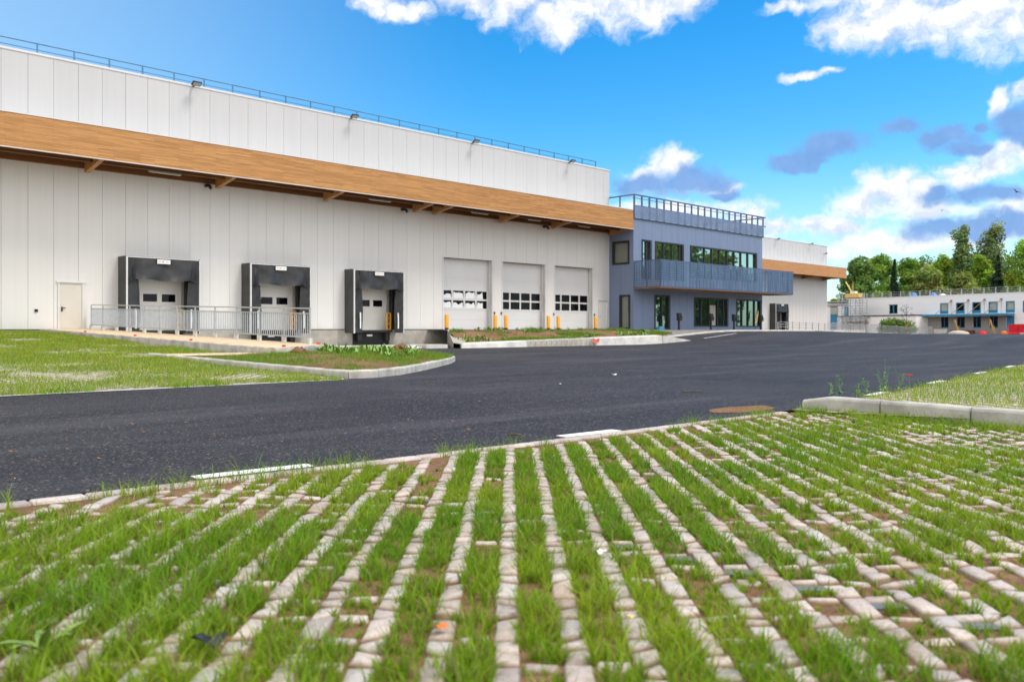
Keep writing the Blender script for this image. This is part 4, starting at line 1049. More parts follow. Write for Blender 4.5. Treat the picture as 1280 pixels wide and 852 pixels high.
# ------------------------------------------------------------------ far white building (local x runs to the right along its front)
FO = (157.39, 55.64); fd = Vector((-.3057, -.9516)).normalized(); FANG = math.atan2(fd.y, fd.x)
FN = Vector((-fd.y, fd.x))          # local +y: into the building
def fl(x, y, z=0): p = Vector(FO)+fd*x+Vector((-fd.y, fd.x))*y; return (p.x, p.y, z)
class FMB(MB):
    def build(self, name, mat, parent=None, smooth=False, label=None):
        o = super().build(name, mat, None, smooth, label)
        if parent: o.parent = parent
        return o
def fthing(name, label, cat, x=0, y=0, z=0, group=None):
    o = thing(name, label, cat, fl(x, y, z), group); o.rotation_euler = (0, 0, FANG); return o
FB = fthing('far_building', 'long white two storey building with blue window trim before the trees', 'building')
s_in = 1 if True else -1
# which side is away from the camera?
away = 1 if (Vector(FO)+FN*5).length > (Vector(FO)-FN*5).length else -1
def Y(v): return v*away
def fbox(mb, x0, x1, y0, y1, z0, z1): a, b = sorted((Y(y0), Y(y1))); return mb.box(x0, x1, a, b, z0, z1)
WIN = [(1.65, 3.07), (4.67, 6.12), (7.64, 9.03), (10.53, 11.95), (13.47, 14.8), (16.25, 17.6), (19.2, 20.6)]
ops = [(a, b, 3.60, 5.42) for a, b in WIN]+[(a+.05, b+.08, 1.15, 3.07) for a, b in WIN[:4]]+[(13.5, 14.8, .2, 3.1), (-8.87, -7.09, 3.88, 5.37)]
mb = wall_panels(-18.2, 26, .0, 6.72, 0, ops, [], 0, .3)
if away < 0: mb.v = [(v[0], -v[1], v[2]) for v in mb.v]
b = FMB(); b.v = mb.v; b.f = mb.f; b.build('wall', 'white_wall', FB)
mb = FMB(); fbox(mb, -.8, 14.85, -.012, -.002, .15, 1.15)
for a, c in [(-.8, 1.69)]+[(WIN[k][1]+.09, WIN[k+1][0]+.04) for k in range(3)]+[(12.04, 13.49)]: fbox(mb, a, c, -.012, -.002, 1.15, 3.06)
mb.build('canopy_shade', 'wall_shade', FB)  # shade under the canopy, laid over the wall as grey sheets
mb = FMB(); fbox(mb, -26, 26, .3, 14, 6.2, 6.5); fbox(mb, -26, -18.25, .3, 14, 5.7, 5.8); mb.build('roof', 'roof_grey', FB)
mb = FMB(); fbox(mb, -18.3, 26, -.06, .3, 6.72, 6.84); mb.build('parapet_cap', 'white_wall', FB)
for a, c in WIN:
    mb = FMB(); fbox(mb, a, c, .12, .15, 4.1, 5.42); w = mb.build('window', 'blind' if a in (1.65, 13.47, 10.53) else 'glass_dark', FB)
    mb = FMB(); fbox(mb, a, c, .05, .10, 3.60, 4.1); fbox(mb, a-.06, a+.08, -.03, .11, 3.60, 5.45); fbox(mb, c-.08, c+.06, -.03, .11, 3.60, 5.45); fbox(mb, a+.08, c-.08, -.03, .11, 5.33, 5.45); mb.build('window_frame', 'teal', w)
for a, c in WIN[:4]:
    mb = FMB(); fbox(mb, a+.05, c+.08, .12, .15, 1.15, 3.07); w = mb.build('window', 'glass_dark', FB)
    mb = FMB(); fbox(mb, a+.05, c+.08, -.02, .1, 1.15, 1.3); fbox(mb, (a+c)/2-.04, (a+c)/2+.04, .03, .1, 1.3, 3.07); mb.build('window_frame', 'teal', w)
mb = FMB(); fbox(mb, 13.5, 14.8, .05, .12, .2, 3.1); mb.build('door', 'teal', FB)
mb = FMB(); fbox(mb, -8.87, -7.09, .1, .14, 3.88, 5.37); w = mb.build('window', 'glass_dark', FB)
mb = FMB(); fbox(mb, -8.1, -7.86, .02, .09, 3.88, 5.37); fbox(mb, -8.95, -7.0, -.03, .09, 3.78, 3.88); fbox(mb, -8.95, -7.0, -.03, .09, 5.37, 5.47); mb.build('window_frame', 'teal', w)
mb = FMB(); fbox(mb, -.85, 14.85, -1.6, -.015, 3.22, 3.50); can = mb.build('canopy', 'teal_pale', FB)
for ax, f0, f1 in ((3.73, 1.73, 4.72), (6.89, 4.75, 7.75), (9.77, 7.8, 10.68), (12.65, 10.7, 13.57)):
    mb = FMB(); mb.bar((ax, Y(-.05), 5.8), (f0, Y(-1.45), 3.5), .09).bar((ax, Y(-.05), 5.8), (f1, Y(-1.45), 3.5), .09); tr = mb.build('tie_rod', 'timber' if ax != 6.9 else 'galv_far', can)
    mb = FMB(); fbox(mb, ax-.16, ax+.16, -.12, -.003, 5.65, 5.95); mb.build('tie_plate', 'teal', tr)
mb = FMB()
for h in (.45, .75, 1.1): mb.bar((-21, Y(.5), 6.65+h), (26, Y(.5), 6.65+h), .05)
rl = mb.build('roof_railing', 'galv_far', FB)
for k in range(24):
    x = -21+k*2.02; mb = FMB(); mb.bar((x, Y(.5), 6.55), (x, Y(.5), 7.78), .11); mb.build('post', 'galv_far', rl)
# single storey annex and the recessed left end
mb = FMB(); fbox(mb, -18.3, -.82, -3.0, -.005, 0, 3.30); an = mb.build('annex', 'white_wall', FB)
mb = FMB(); fbox(mb, -18.4, -.75, -3.1, -.004, 3.303, 3.5); mb.build('annex_roof', 'roof_dark', an)
mb = FMB(); fbox(mb, -25, -18.25, .6, .9, 0, 6.0); le = mb.build('left_end_wall', 'white_wall', FB)
mb = FMB(); fbox(mb, -23.2, -21.5, .5, .59, .1, 3.9); mb.build('blue_shutter', 'teal', le)
mb = FMB(); fbox(mb, -23.2, -21.5, .5, .59, 3.93, 5.3); mb.build('window', 'blind', le)
mb = FMB(); fbox(mb, -23.3, -21.4, .45, .58, 5.32, 5.45); mb.build('lintel', 'roof_dark', le)
mb = FMB(); fbox(mb, -19.7, -18.3, .48, .59, 1.9, 5.3); mb.build('blue_shutter', 'teal', le)

# things about the far building
def scaffold():
    t = fthing('scaffold', 'grey scaffold tower against the white building', 'scaffold', -13.7, Y(-4.3))
    xs = (-3.2, -1.2, 1.0, 2.6); ysx = (0, 1.1)
    for x in xs:
        for y in ysx: mb = FMB(); mb.bar((x, y, .3), (x, y, 7.6), .09); mb.build('upright', 'galv_far', t)
    for z in (2.4, 4.3, 6.2):
        mb = FMB(); mb.box(-3.3, 2.7, -.05, 1.15, z, z+.07); mb.build('deck', 'galv_far', t)
    for z in (2.9, 3.4, 4.8, 5.3, 6.7, 7.2, 5.8, 3.9):
        mb = FMB(); mb.bar((-3.3, 0, z), (2.7, 0, z), .06).bar((-3.3, 1.1, z), (2.7, 1.1, z), .06); mb.build('guard_rail', 'galv_far', t)
    mb = FMB()
    for a, c in zip(xs, xs[1:]): mb.bar((a, 0, 2.4), (c, 0, 4.3), .06).bar((c, 0, 4.3), (a, 0, 6.2), .06)
    mb.build('brace', 'galv_far', t)
    l = fthing('work_platform', 'yellow work platform with raised mast on top of the scaffold', 'platform', -13.4, Y(-3.9), 6.85)
    mb = FMB(); mb.box(-1.7, 1.4, -.5, .5, 0, .75); mb.build('basket', 'yellow_lift', l)
    mb = FMB(); mb.bar((-.4, 0, .75), (-2.0, 0, 3.0), .16).bar((-.3, 0, .75), (-.3, 0, 3.0), .06); mb.build('mast', 'yellow_lift', l)
    mb = FMB(); mb.box(-.7, .5, -.3, .3, .76, 1.15); mb.build('motor_box', 'tarp_white', l)
scaffold()
def mound_of(name, mat, x, y, z, rx, ry, h, lab, cat):
    mb = FMB(); n = 16
    for j in range(6):
        for k in range(n):
            a = 2*math.pi*k/n; r = math.cos(j/5*1.5)*(1+.2*noise.noise(Vector((math.cos(a)*2+x, math.sin(a)*2, j*.4))))
            mb.v.append((rx*r*math.cos(a), ry*r*math.sin(a), h*math.sin(j/5*1.57)))
    for j in range(5):
        for k in range(n): mb.f.append((j*n+k, j*n+(k+1) % n, (j+1)*n+(k+1) % n, (j+1)*n+k))
    o = mb.build(name, mat, None, True); o.location = fl(x, y, z); o.rotation_euler = (0, 0, FANG); return setp(o, lab, cat)
mound_of('tarpaulin', 'tarp_blue', -2.0, Y(3), 6.5, .7, .6, 1.0, 'blue tarpaulin bundle behind the roof railing', 'tarpaulin')
mound_of('tarpaulin', 'tarp_white', .2, Y(2.4), 6.5, .8, .6, .7, 'white tarpaulin bundle behind the roof railing', 'tarpaulin')
mound_of('tarpaulin', 'tarp_blue', -6.2, Y(3), 6.5, .9, .6, 1.15, 'pale blue tarpaulin bundle farther along the roof', 'tarpaulin')
mound_of('sand_heap', 'sand', 7.4, Y(-3.2), .1, 1.9, 1.0, .65, 'pale sand heap before the blue canopy', 'sand heap')
mound_of('plastic_heap', 'red', 11.7, Y(-3.2), .1, .75, .6, .6, 'small red plastic heap before the blue canopy', 'plastic heap')
mound_of('plastic_heap', 'orange', 15.2, Y(-3.2), .1, .55, .5, .62, 'orange red plastic heap beside the red barrier', 'plastic heap')
mb = FMB(); mb.bbox(0, 2.1, 0, .7, 0, .75, .04); o = mb.build('concrete_block', 'kerb_pale', None); o.location = fl(2.6, Y(-3), .2); o.rotation_euler = (0, 0, FANG); setp(o, 'pale concrete block at the end of the crowd barriers', 'block')
mb = FMB(); mb.box(0, 4.2, 0, .5, 0, .55); o = mb.build('pallet_stack', 'brown_red', None); o.location = fl(4.2, Y(-1.0), .25); o.rotation_euler = (0, 0, FANG); setp(o, 'low brown stack of material under the blue canopy', 'stack')
def prop(x, lab):
    t = fthing('timber_prop', lab, 'timber prop', x, Y(-2.6), .2)
    mb = FMB(); mb.bar((0, 0, 0), (-.75, 0, 2.3), .20); mb.build('beam', 'timber', t)
    mb = FMB(); mb.bar((.05, .05, 0), (-.25, .3, 1.3), .10); mb.build('brace', 'timber', t)
prop(7.0, 'leaning yellow timber prop beside the sand heap'); prop(13.2, 'leaning yellow timber prop between two red heaps')
def red_barrier():
    t = fthing('water_barrier', 'bright red plastic barrier before the white building', 'barrier', 16.2, Y(-3.4), .0)
    for k in range(3):
        mb = FMB(); x = k*1.55; mb.prism([(-.35, 0), (.35, 0), (.35, .35), (.2, .5), (.2, 1.75), (-.2, 1.75), (-.2, .5), (-.35, .35)], x+.02, x+1.5, 'x'); mb.build('segment', 'red', t)
    mb = FMB(); mb.bbox(2.2, 5.0, -.8*1, -.42, 0, .4, .03); mb.build('white_base', 'kerb_pale', t)
red_barrier()

# ------------------------------------------------------------------ trees
def leaf_cloud(clumps, n, size, col, var=.3, flat=.35):
    """leaf-sized quads spread through clump volumes; denser toward the clump skin"""
    C = np.array([c[:3] for c in clumps]); Rr = np.array([c[3:6] for c in clumps]); w = Rr.prod(1)**(2/3.); idx = RNG.choice(len(C), n, p=w/w.sum())
    d = RNG.normal(size=(n, 3)); d /= np.linalg.norm(d, axis=1)[:, None]
    r = RNG.random(n)**.33*(1+RNG.normal(0, .10, n)); p = C[idx]+d*Rr[idx]*r[:, None]
    nrm = d*.6+RNG.normal(size=(n, 3))*.55; nrm[:, 2] += flat; nrm /= np.linalg.norm(nrm, axis=1)[:, None]
    a = np.cross(nrm, RNG.normal(size=(n, 3))); a /= np.linalg.norm(a, axis=1)[:, None]; b = np.cross(nrm, a)
    s = size*RNG.uniform(.6, 1.35, n)[:, None]
    V = np.stack([p-a*s*.5, p+b*s*.32, p+a*s*.5, p-b*s*.32], 1).reshape(-1, 3)
    Q = np.arange(n*4).reshape(-1, 4)
    ct = RNG.uniform(1-var, 1+var, len(C)); hue = RNG.normal(0, .10, len(C))
    c = np.array(col)[None]*ct[idx][:, None]*RNG.uniform(.75, 1.25, (n, 1)); c[:, 0] *= 1+hue[idx]; 
    return V, Q, np.repeat(np.clip(c, .003, .6), 4, 0)
def tree(x, y, z, h, w, kind, lab, group='trees behind the white building', n=5200, size=.55, cat='tree', name=None, base=.16):
    t = thing(name or {'poplar': 'poplar_tree', 'conifer': 'conifer_tree'}.get(kind, 'broadleaf_tree'), lab, cat, (x, y, z), group)
    rnd = random.Random(int(x*13+y*7)); cl = []
    col = {'dark': (.11, .21, .045), 'mid': (.18, .31, .05), 'bright': (.26, .40, .038), 'olive': (.22, .28, .07), 'poplar': (.16, .24, .09), 'conifer': (.030, .068, .030)}[kind]
    if kind == 'poplar':
        for k in range(44):
            f = k/43; zz = h*(.10+.84*f); rr = w*.5*(.75+.5*math.sin(math.pi*min(1, f*1.25)))*(1-.22*f**3); a = rnd.uniform(0, 6.28); o = rr*.65*rnd.random()
            cl.append((o*math.cos(a), o*math.sin(a), zz, rr*rnd.uniform(.38, .62), rr*rnd.uniform(.38, .62), h*.055*rnd.uniform(.8, 1.5)))
    elif kind == 'conifer':
        for k in range(40):
            f = rnd.random()**.8; zz = h*(.08+.9*f); rr = w*.5*(1-f)*1.05+.2; a = rnd.uniform(0, 6.28); o = rr*.7*rnd.random()
            cl.append((o*math.cos(a), o*math.sin(a), zz, rr*.5, rr*.5, h*.035*rnd.uniform(.8, 1.5)))
    else:
        for k in range(46):
            f = rnd.random(); zz = h*(base+.04+(.86-base)*f); env = math.sin(math.pi*min(1, .18+.82*f*.95))**.7; rr = w*.5*env
            a = rnd.uniform(0, 6.28); o = rr*math.sqrt(rnd.random())*.85; s = w*rnd.uniform(.09, .19)
            cl.append((o*math.cos(a), o*math.sin(a), zz, s, s, s*rnd.uniform(.7, 1.0)))
    V, Q, T = leaf_cloud(cl, n, size, col)
    bulk('crown', V, Q, 'tree_leaf', T, parent=t)
    mb = MB(); lean = rnd.uniform(-.3, .3); hh = h*(.9 if kind in ('poplar', 'conifer') else .55)
    mb.tube([(x, y, z-.3), (x+lean*.3, y, z+hh*.35), (x+lean, y+.2, z+hh)], [h*.022+.05, h*.016+.03, .04], 8)
    if kind not in ('poplar', 'conifer'):
        for k in range(6):
            a = rnd.uniform(0, 6.28); z0 = z+h*rnd.uniform(.22, .45); mb.tube([(x+lean*.4, y, z0), (x+math.cos(a)*w*.18, y+math.sin(a)*w*.18, z0+h*.14), (x+math.cos(a)*w*.34, y+math.sin(a)*w*.34, z0+h*.24)], [h*.010+.02, h*.007+.01, .02], 6)
    mb.build('trunk', 'bark', t, True)
    return t
def tpos(px, v): k = (px-640)/1075.; return v*FW[0]+k*v*RT[0], v*FW[1]+k*v*RT[1]
TREES = [  # px, depth, top px, width px, kind, label
    (1072, 178, 316, 52, 'dark', 'dark round tree closest to the rear wing of the warehouse'),
    (1100, 196, 314, 48, 'mid', 'mid green tree second from the rear wing, behind the scaffold'),
    (1118, 184, 326, 20, 'conifer', 'narrow dark conifer between two round green trees'),
    (1137, 196, 317, 46, 'mid', 'mid green tree just beyond the narrow dark conifer'),
    (1160, 180, 328, 48, 'olive', 'olive green willow like tree above the blue tarpaulins'),
    (1178, 204, 309, 42, 'bright', 'yellow green tree rising left of the first poplar'),
    (1204, 200, 280, 38, 'poplar', 'tall slim poplar, the one farther from the frame edge'),
    (1206, 178, 334, 50, 'olive', 'olive green bushy tree standing below the first poplar'),
    (1226, 188, 309, 36, 'bright', 'bright green tree between the two poplars'),
    (1238, 204, 278, 50, 'poplar', 'tall leaning poplar beside the dark conifer'),
    (1248, 182, 318, 44, 'conifer', 'broad dark conifer below the second poplar'),
    (1282, 176, 294, 54, 'bright', 'bright yellow green tree cut by the picture edge'),
    (1150, 214, 320, 76, 'dark', 'dark tree filling the gap behind the olive willow'),
    (1190, 214, 316, 66, 'dark', 'dark tree standing behind the yellow green tree'),
    (1250, 214, 312, 84, 'dark', 'dark tree in the gap behind the broad conifer'),
    (1100, 215, 322, 84, 'dark', 'dark tree in the gap behind the two nearest round trees'),
    (1044, 230, 366, 34, 'bright', 'small bright green tree between rear wing and scaffold')]
for (px, v, top, wpx, kind, lab) in TREES:
    x, y = tpos(px, v); h = 1+(411-top)*v/1075.; w = wpx*v/1075.*1.12
    if px == 1044: h, w = 9.5, 6.5
    t = tree(x, y, 0, h, w, kind, lab, n=9500 if kind not in ('conifer', 'poplar') else 12500, size=.58 if kind != 'poplar' else .6)
    
# trees across the street that only the office panes show
for k, (x, y, h, w, kind) in enumerate([(138, -14, 19, 13, 'mid'), (149, -18, 21, 13, 'dark'), (160, -16, 20, 11, 'mid'), (171, -30, 14, 10, 'dark'), (186, -34, 8, 14, 'dark'), (128, -22, 18, 12, 'dark')]):
    tree(x, y, 0, h, w, kind, 'leafy tree across the street, mirrored in the office windows', 'trees mirrored in the office windows', n=3200, size=.9)
def hedge():
    x, y = tpos(1121, 138); t = thing('shrub', 'rounded bright green shrub behind the crowd barriers', 'shrub', (x, y, .2))
    cl = [(RT[0]*a+random.uniform(-.4, .4), RT[1]*a+random.uniform(-.4, .4), 1.6+random.uniform(-.2, .2)-abs(a)*.12, 1.0, 1.0, .95) for a in np.linspace(-2.1, 2.1, 9)]+[(RT[0]*a, RT[1]*a, .7, .9, .9, .8) for a in np.linspace(-2.3, 2.3, 8)]
    V, Q, T = leaf_cloud(cl, 4200, .28, (.13, .23, .028)); bulk('foliage', V, Q, 'tree_leaf', T, parent=t)
    mb = MB()
    for a in (-1.2, 0, 1.2): mb.tube([(x+RT[0]*a, y+RT[1]*a, 0), (x+RT[0]*a*1.1, y+RT[1]*a*1.1, 1.6)], [.06, .03], 6)
    mb.build('stem', 'bark', t)
hedge()
def sapling(px, v, h, lab, tie):
    x, y = tpos(px, v); t = thing('sapling', lab, 'sapling', (x, y, .2), 'saplings beyond the crowd barriers')
    mb = MB(); mb.tube([(x, y, .1), (x+.05, y, h*.6), (x, y, h)], [.05, .03, .012], 6)
    tips = []
    for k in range(12):
        a = random.uniform(0, 6.28); z0 = h*random.uniform(.45, .9); l = h*.16*random.uniform(.6, 1.3); e = (x+math.cos(a)*l, y+math.sin(a)*l, z0+l*1.1); mb.tube([(x, y, z0), e], [.018, .006], 5); tips.append((e[0]-x, e[1]-y, e[2]-.2, .32, .32, .3))
    mb.build('trunk', 'bark', t)
    V, Q, T = leaf_cloud(tips, 240, .12, (.08, .11, .03)); bulk('crown', V, Q, 'tree_leaf', T, parent=t)
    if tie: mb = MB(); mb.tube([(x, y, 1.0), (x, y, 1.6)], .09, 8); mb.build('trunk_guard', 'orange', t)
sapling(1133, 132, 4.6, 'thin young tree with orange trunk guard beside the shrub', True); sapling(1082, 132, 2.9, 'thin bare young tree before the white annex', False)

# ------------------------------------------------------------------ weeds, flowers, scraps
def leaf_blade(mb, base, ang, ln, wd, rise, droop, n=5):
    d = Vector((math.cos(ang), math.sin(ang), 0)); s = Vector((-d.y, d.x, 0)); vs = []
    for k in range(n+1):
        t = k/n; c = Vector(base)+d*ln*t+Vector((0, 0, rise*t-droop*t*t)); w = wd*math.sin(math.pi*min(.97, .12+.86*t))*.5
        vs += [c-s*w+Vector((0, 0, w*.4)), c, c+s*w+Vector((0, 0, w*.4))]
    mb.add(vs, [(k*3+i, k*3+i+1, (k+1)*3+i+1, (k+1)*3+i) for k in range(n) for i in (0, 1)])
simple('weed', (.15, .30, .04), .5, var=.3, vscale=9); simple('weed_pale', (.18, .26, .06), .5, var=.25, vscale=20)
def weed(x, y, z, n, ln, lab, group=None, mat='weed', stem=0):
    t = thing('weed', lab, 'weed', (x, y, z), group)
    mb = MB()
    for k in range(n): leaf_blade(mb, (x, y, z), 6.283*k/n+random.uniform(-.3, .3), ln*random.uniform(.6, 1.1), ln*.24, ln*random.uniform(.5, 1.1), ln*random.uniform(.2, .7))
    mb.build('leaves', mat, t, True)
    if stem:
        mb = MB()
        for k in range(3):
            a = random.uniform(0, 6.28); hh = stem*random.uniform(.6, 1); pts = [(x, y, z), (x+math.cos(a)*.02, y+math.sin(a)*.02, z+hh*.5), (x+math.cos(a)*.07, y+math.sin(a)*.07, z+hh)]
            mb.tube(pts, [.0028, .002, .0015], 5)
            for j in range(5): leaf_blade(mb, Vector(pts[0]).lerp(Vector(pts[2]), .2+.17*j), random.uniform(0, 6.28), .06, .014, .03, .01, 3)
        mb.build('stem', mat, t, True)
    return t
def wpos(px, py, z=0):
    v = (1-z)*1075./(py-411.); k = (px-640)/1075.*v; return v*FW[0]+k*RT[0], v*FW[1]+k*RT[1]
for (px, py, st, lab) in [(1040, 494, .2, 'leafy weed on top of the kerb end'), (1050, 493, .42, 'tall thin weed behind the kerb end'), (1083, 494, .26, 'pale seeded weed beside the white bay mark'), (1102, 490, .36, 'slender weed just past the first white bay mark'), (1108, 488, .5, 'tallest wispy weed behind the kerb'), (1125, 489, .40, 'wispy weed close to the red poppy'), (1072, 494, .2, 'small weed between kerb and asphalt')]:
    x, y = wpos(px, py, .03); weed(x, y, .04, 6, .10, lab, 'weeds along the kerb', 'weed', st)
def poppy():
    x, y = wpos(1137, 488, .03); t = thing('poppy', 'single red poppy on a thin stem behind the kerb', 'flower', (x, y, .04))
    mb = MB(); mb.tube([(x, y, .03), (x+.01, y, .15), (x-.02, y, .26)], .003, 5); mb.build('stem', 'weed', t)
    mb = MB()
    for k in range(5): leaf_blade(mb, (x-.02, y, .255), k*1.257, .06, .075, .035, .01, 3)
    mb.build('petals', 'red_poppy', t, True)
poppy()
for (px, py, n, ln, lab) in [(52, 812, 9, .13, 'broad leaved weed among the foreground grass'), (700, 668, 7, .05, 'small weed rosette in a paver slot')]:
    x, y = wpos(px, py); weed(x, y, -.01, n, ln, lab, None, 'weed_pale', 0)
# island and mound weeds: leafy clumps of one mass
def leaf_mass(name, poly, zf, n, lab, seed, size, thr):
    xs = [p[0] for p in poly]; ys = [p[1] for p in poly]; mb = MB(); k = 0; tries = 0
    while k < n and tries < n*30:
        tries += 1; x = random.uniform(min(xs), max(xs)); y = random.uniform(min(ys), max(ys))
        if not inpoly(np.array([x]), np.array([y]), poly)[0] or fbm(np.array([x]), np.array([y]), .6, seed)[0] < thr: continue
        z = zf(x, y); m = random.randint(4, 8); ln = size*random.uniform(.5, 1.3); k += 1
        for j in range(m): leaf_blade(mb, (x, y, z), random.uniform(0, 6.28), ln*random.uniform(.5, 1), ln*.26, ln*random.uniform(.5, 1.3), ln*random.uniform(.1, .6), 3)
    setp(mb.build(name, 'weed', None, True), lab, None, None, 'stuff')
leaf_mass('island_weeds', [(12.2, 17), (14, 18.2), (16, 20), (17.5, 22), (16.5, 24.2), (14.5, 23.5), (12.6, 20)], zisl, 150, 'broad leaved green weeds crowding the middle of the island', 71, .20, .40)
leaf_mass('mound_weeds', MOUND, zmound, 150, 'leafy green weeds along the earth mound', 72, .26, .60)
for k, (x, y, r, lab) in enumerate([(15.6, 20.6, .42, 'brown earth clod heap on the island towards the road corner'), (12.2, 20.6, .34, 'brown earth clod heap in the middle of the island'), (16.6, 21.0, .25, 'small earth clod at the road end of the island')]):
    mb = MB(); n = 14
    for j in range(6):
        for i in range(n):
            a = 2*math.pi*i/n; rr = .8*r*math.cos(j/5*1.45)*(1+.5*noise.noise(Vector((math.cos(a)*2+k*5, math.sin(a)*2, j*.7)))+random.uniform(-.16, .16)); mb.v.append((x+rr*math.cos(a), y+rr*math.sin(a), zisl(x, y)-.05+r*.62*math.sin(j/5*1.5)*random.uniform(.75, 1.2)))
    for j in range(5):
        for i in range(n): mb.f.append((j*n+i, j*n+(i+1) % n, (j+1)*n+(i+1) % n, (j+1)*n+i))
    setp(mb.build('earth_heap', 'soil', None), lab, 'earth heap', 'earth clods on the island')
def scrap(name, mat, px, py, r, lab, cat, z=0, h=.02):
    x, y = wpos(px, py); mb = MB()
    mb.grid((x-r, y-r*.7, z+.006), (2*r, 0, 0), (0, 1.4*r, 0), 6, 5, lambda p, u, w: Vector((p.x, p.y, p.z+h*(.5+noise.noise(Vector((p.x*25, p.y*25, 3))))+h*abs(u-.5))))
    setp(mb.build(name, mat, None, True), lab, cat)
scrap('paper_scrap', 'paper', 768, 470, .05, 'white crumpled paper scrap lying on the asphalt', 'paper', 0, .04)
scrap('paper_scrap', 'paper', 700, 481, .03, 'tiny pale scrap of paper on the road', 'paper', 0, .02)
scrap('dead_leaf', 'orange', 549, 790, .028, 'curled orange leaf on a pale paver', 'leaf', 0, .02)
scrap('paper_scrap', 'paper', 749, 697, .03, 'small white scrap wedged between pavers', 'paper', .0, .03)
scrap('dark_lump', 'black', 262, 818, .045, 'small black lump among the foreground grass', 'lump', .02, .035)
scrap('yellow_flower', 'flower_yellow', 787, 799, .012, 'tiny yellow flower in the foreground grass', 'flower', .06, .012)
for (pa, pb, lab) in (((634, 545), (656, 549), 'dark twig on asphalt beside the near road edge'), ((852, 491), (880, 491), 'dark twig lying out on the open asphalt')):
    a = wpos(*pa); b = wpos(*pb); mb = MB(); mb.tube([(a[0], a[1], .018), ((a[0]+b[0])/2+.03, (a[1]+b[1])/2, .03), (b[0], b[1], .015)], [.010, .012, .006], 6); setp(mb.build('twig', 'bark', None), lab, 'twig')
# two birds high over the trees
def bird(px, py, v, span, roll, lab):
    k = (px-640)/1075.; x = v*FW[0]+k*v*RT[0]; y = v*FW[1]+k*v*RT[1]; z = 1+(411-py)*v/1075.
    t = thing('bird', lab, 'bird', (x, y, z)); r = Vector((RT[0], RT[1], 0)); u = Vector((0, 0, 1)); f = Vector((FW[0], FW[1], 0)); c = Vector((x, y, z))
    mb = MB(); L_ = span*.28
    mb.tube([c-f*L_, c-f*L_*.4, c+f*L_*.3, c+f*L_*.8, c+f*L_*1.05], [.01, span*.05, span*.06, span*.035, .01], 8)
    for s in (-1, 1):
        tip = c+(r*s*math.cos(roll*s)+u*(math.sin(roll*s)+.25))*span*.5; mid = c.lerp(tip, .5)+u*span*.07
        mb.add([c+f*span*.1, c-f*span*.1, mid-f*span*.10, mid+f*span*.09, tip-f*span*.03, tip], [(0, 1, 2, 3), (3, 2, 4, 5)])
    mb.build('body', 'feather', t)
bird(1178, 263, 90, .55, .1, 'small dark bird flying lower above the trees'); bird(1271, 240, 95, 1.0, -.5, 'dark bird with banked wings near the cloud bank')

# ------------------------------------------------------------------ camera
cam = bpy.data.cameras.new('camera'); co = bpy.data.objects.new('camera', cam); COL.objects.link(co)
co.location = (0, 0, 1.0); co.rotation_euler = (R(90), 0, TH-R(90))
cam.sensor_width = 36; cam.lens = 1075/1280*36; cam.shift_y = -15/1280; cam.clip_start = .05; cam.clip_end = 8000
cam.dof.use_dof = True; cam.dof.focus_distance = 11; cam.dof.aperture_fstop = 2.5
sc.camera = co

# ------------------------------------------------------------------ light
EL, AZ = R(60), math.atan2(-.80, .50)            # direction towards the sun
sd = Vector((math.cos(EL)*math.cos(AZ), math.cos(EL)*math.sin(AZ), math.sin(EL)))
sun = bpy.data.lights.new('sun', 'SUN'); so = bpy.data.objects.new('sun', sun); COL.objects.link(so)
sun.energy = 1.45; sun.angle = R(16); sun.color = (1, .95, .87)
so.rotation_euler = (-sd).to_track_quat('-Z', 'Y').to_euler(); so.location = (0, 0, 60)
w = bpy.data.worlds.new('World'); sc.world = w; w.use_nodes = True; nt = w.node_tree; nt.nodes.clear()
out = N(nt, 'ShaderNodeOutputWorld'); bg = N(nt, 'ShaderNodeBackground'); bg.inputs['Strength'].default_value = .1
L(nt, bg.outputs[0], out.inputs['Surface'])
sky = N(nt, 'ShaderNodeTexSky', sky_type='NISHITA'); sky.sun_disc = False; sky.sun_elevation = EL
sky.sun_rotation = math.pi/2-AZ; sky.altitude = 50; sky.air_density = 1.0; sky.dust_density = .6; sky.ozone_density = 2.5
hs = N(nt, 'ShaderNodeHueSaturation'); hs.inputs['Saturation'].default_value = 1.5; hs.inputs['Value'].default_value = 1.1; L(nt, sky.outputs[0], hs.inputs['Color'])
tc = N(nt, 'ShaderNodeTexCoord'); vn = N(nt, 'ShaderNodeVectorMath', operation='NORMALIZE'); L(nt, tc.outputs['Generated'], vn.inputs[0])
sp = N(nt, 'ShaderNodeSeparateXYZ'); L(nt, vn.outputs[0], sp.inputs[0])
az = math_n(nt, 'MULTIPLY', math_n(nt, 'ARCTAN2', sp.outputs[1], sp.outputs[0]), 57.2958)
el = math_n(nt, 'MULTIPLY', math_n(nt, 'ARCSINE', sp.outputs[2]), 57.2958)
cb = N(nt, 'ShaderNodeCombineXYZ'); L(nt, az, cb.inputs[0]); L(nt, el, cb.inputs[1]); PC = cb.outputs[0]
warp = noise_n(nt, PC, .55, 3, .55)
wv = N(nt, 'ShaderNodeVectorMath', operation='MULTIPLY_ADD'); L(nt, warp.outputs['Color'], wv.inputs[0]); wv.inputs[1].default_value = (2.2, 1.5, 0); 
sb = N(nt, 'ShaderNodeVectorMath', operation='ADD'); L(nt, PC, sb.inputs[0]); sb.inputs[1].default_value = (-1.1, -.75, 0); L(nt, sb.outputs[0], wv.inputs[2]); PW = wv.outputs[0]
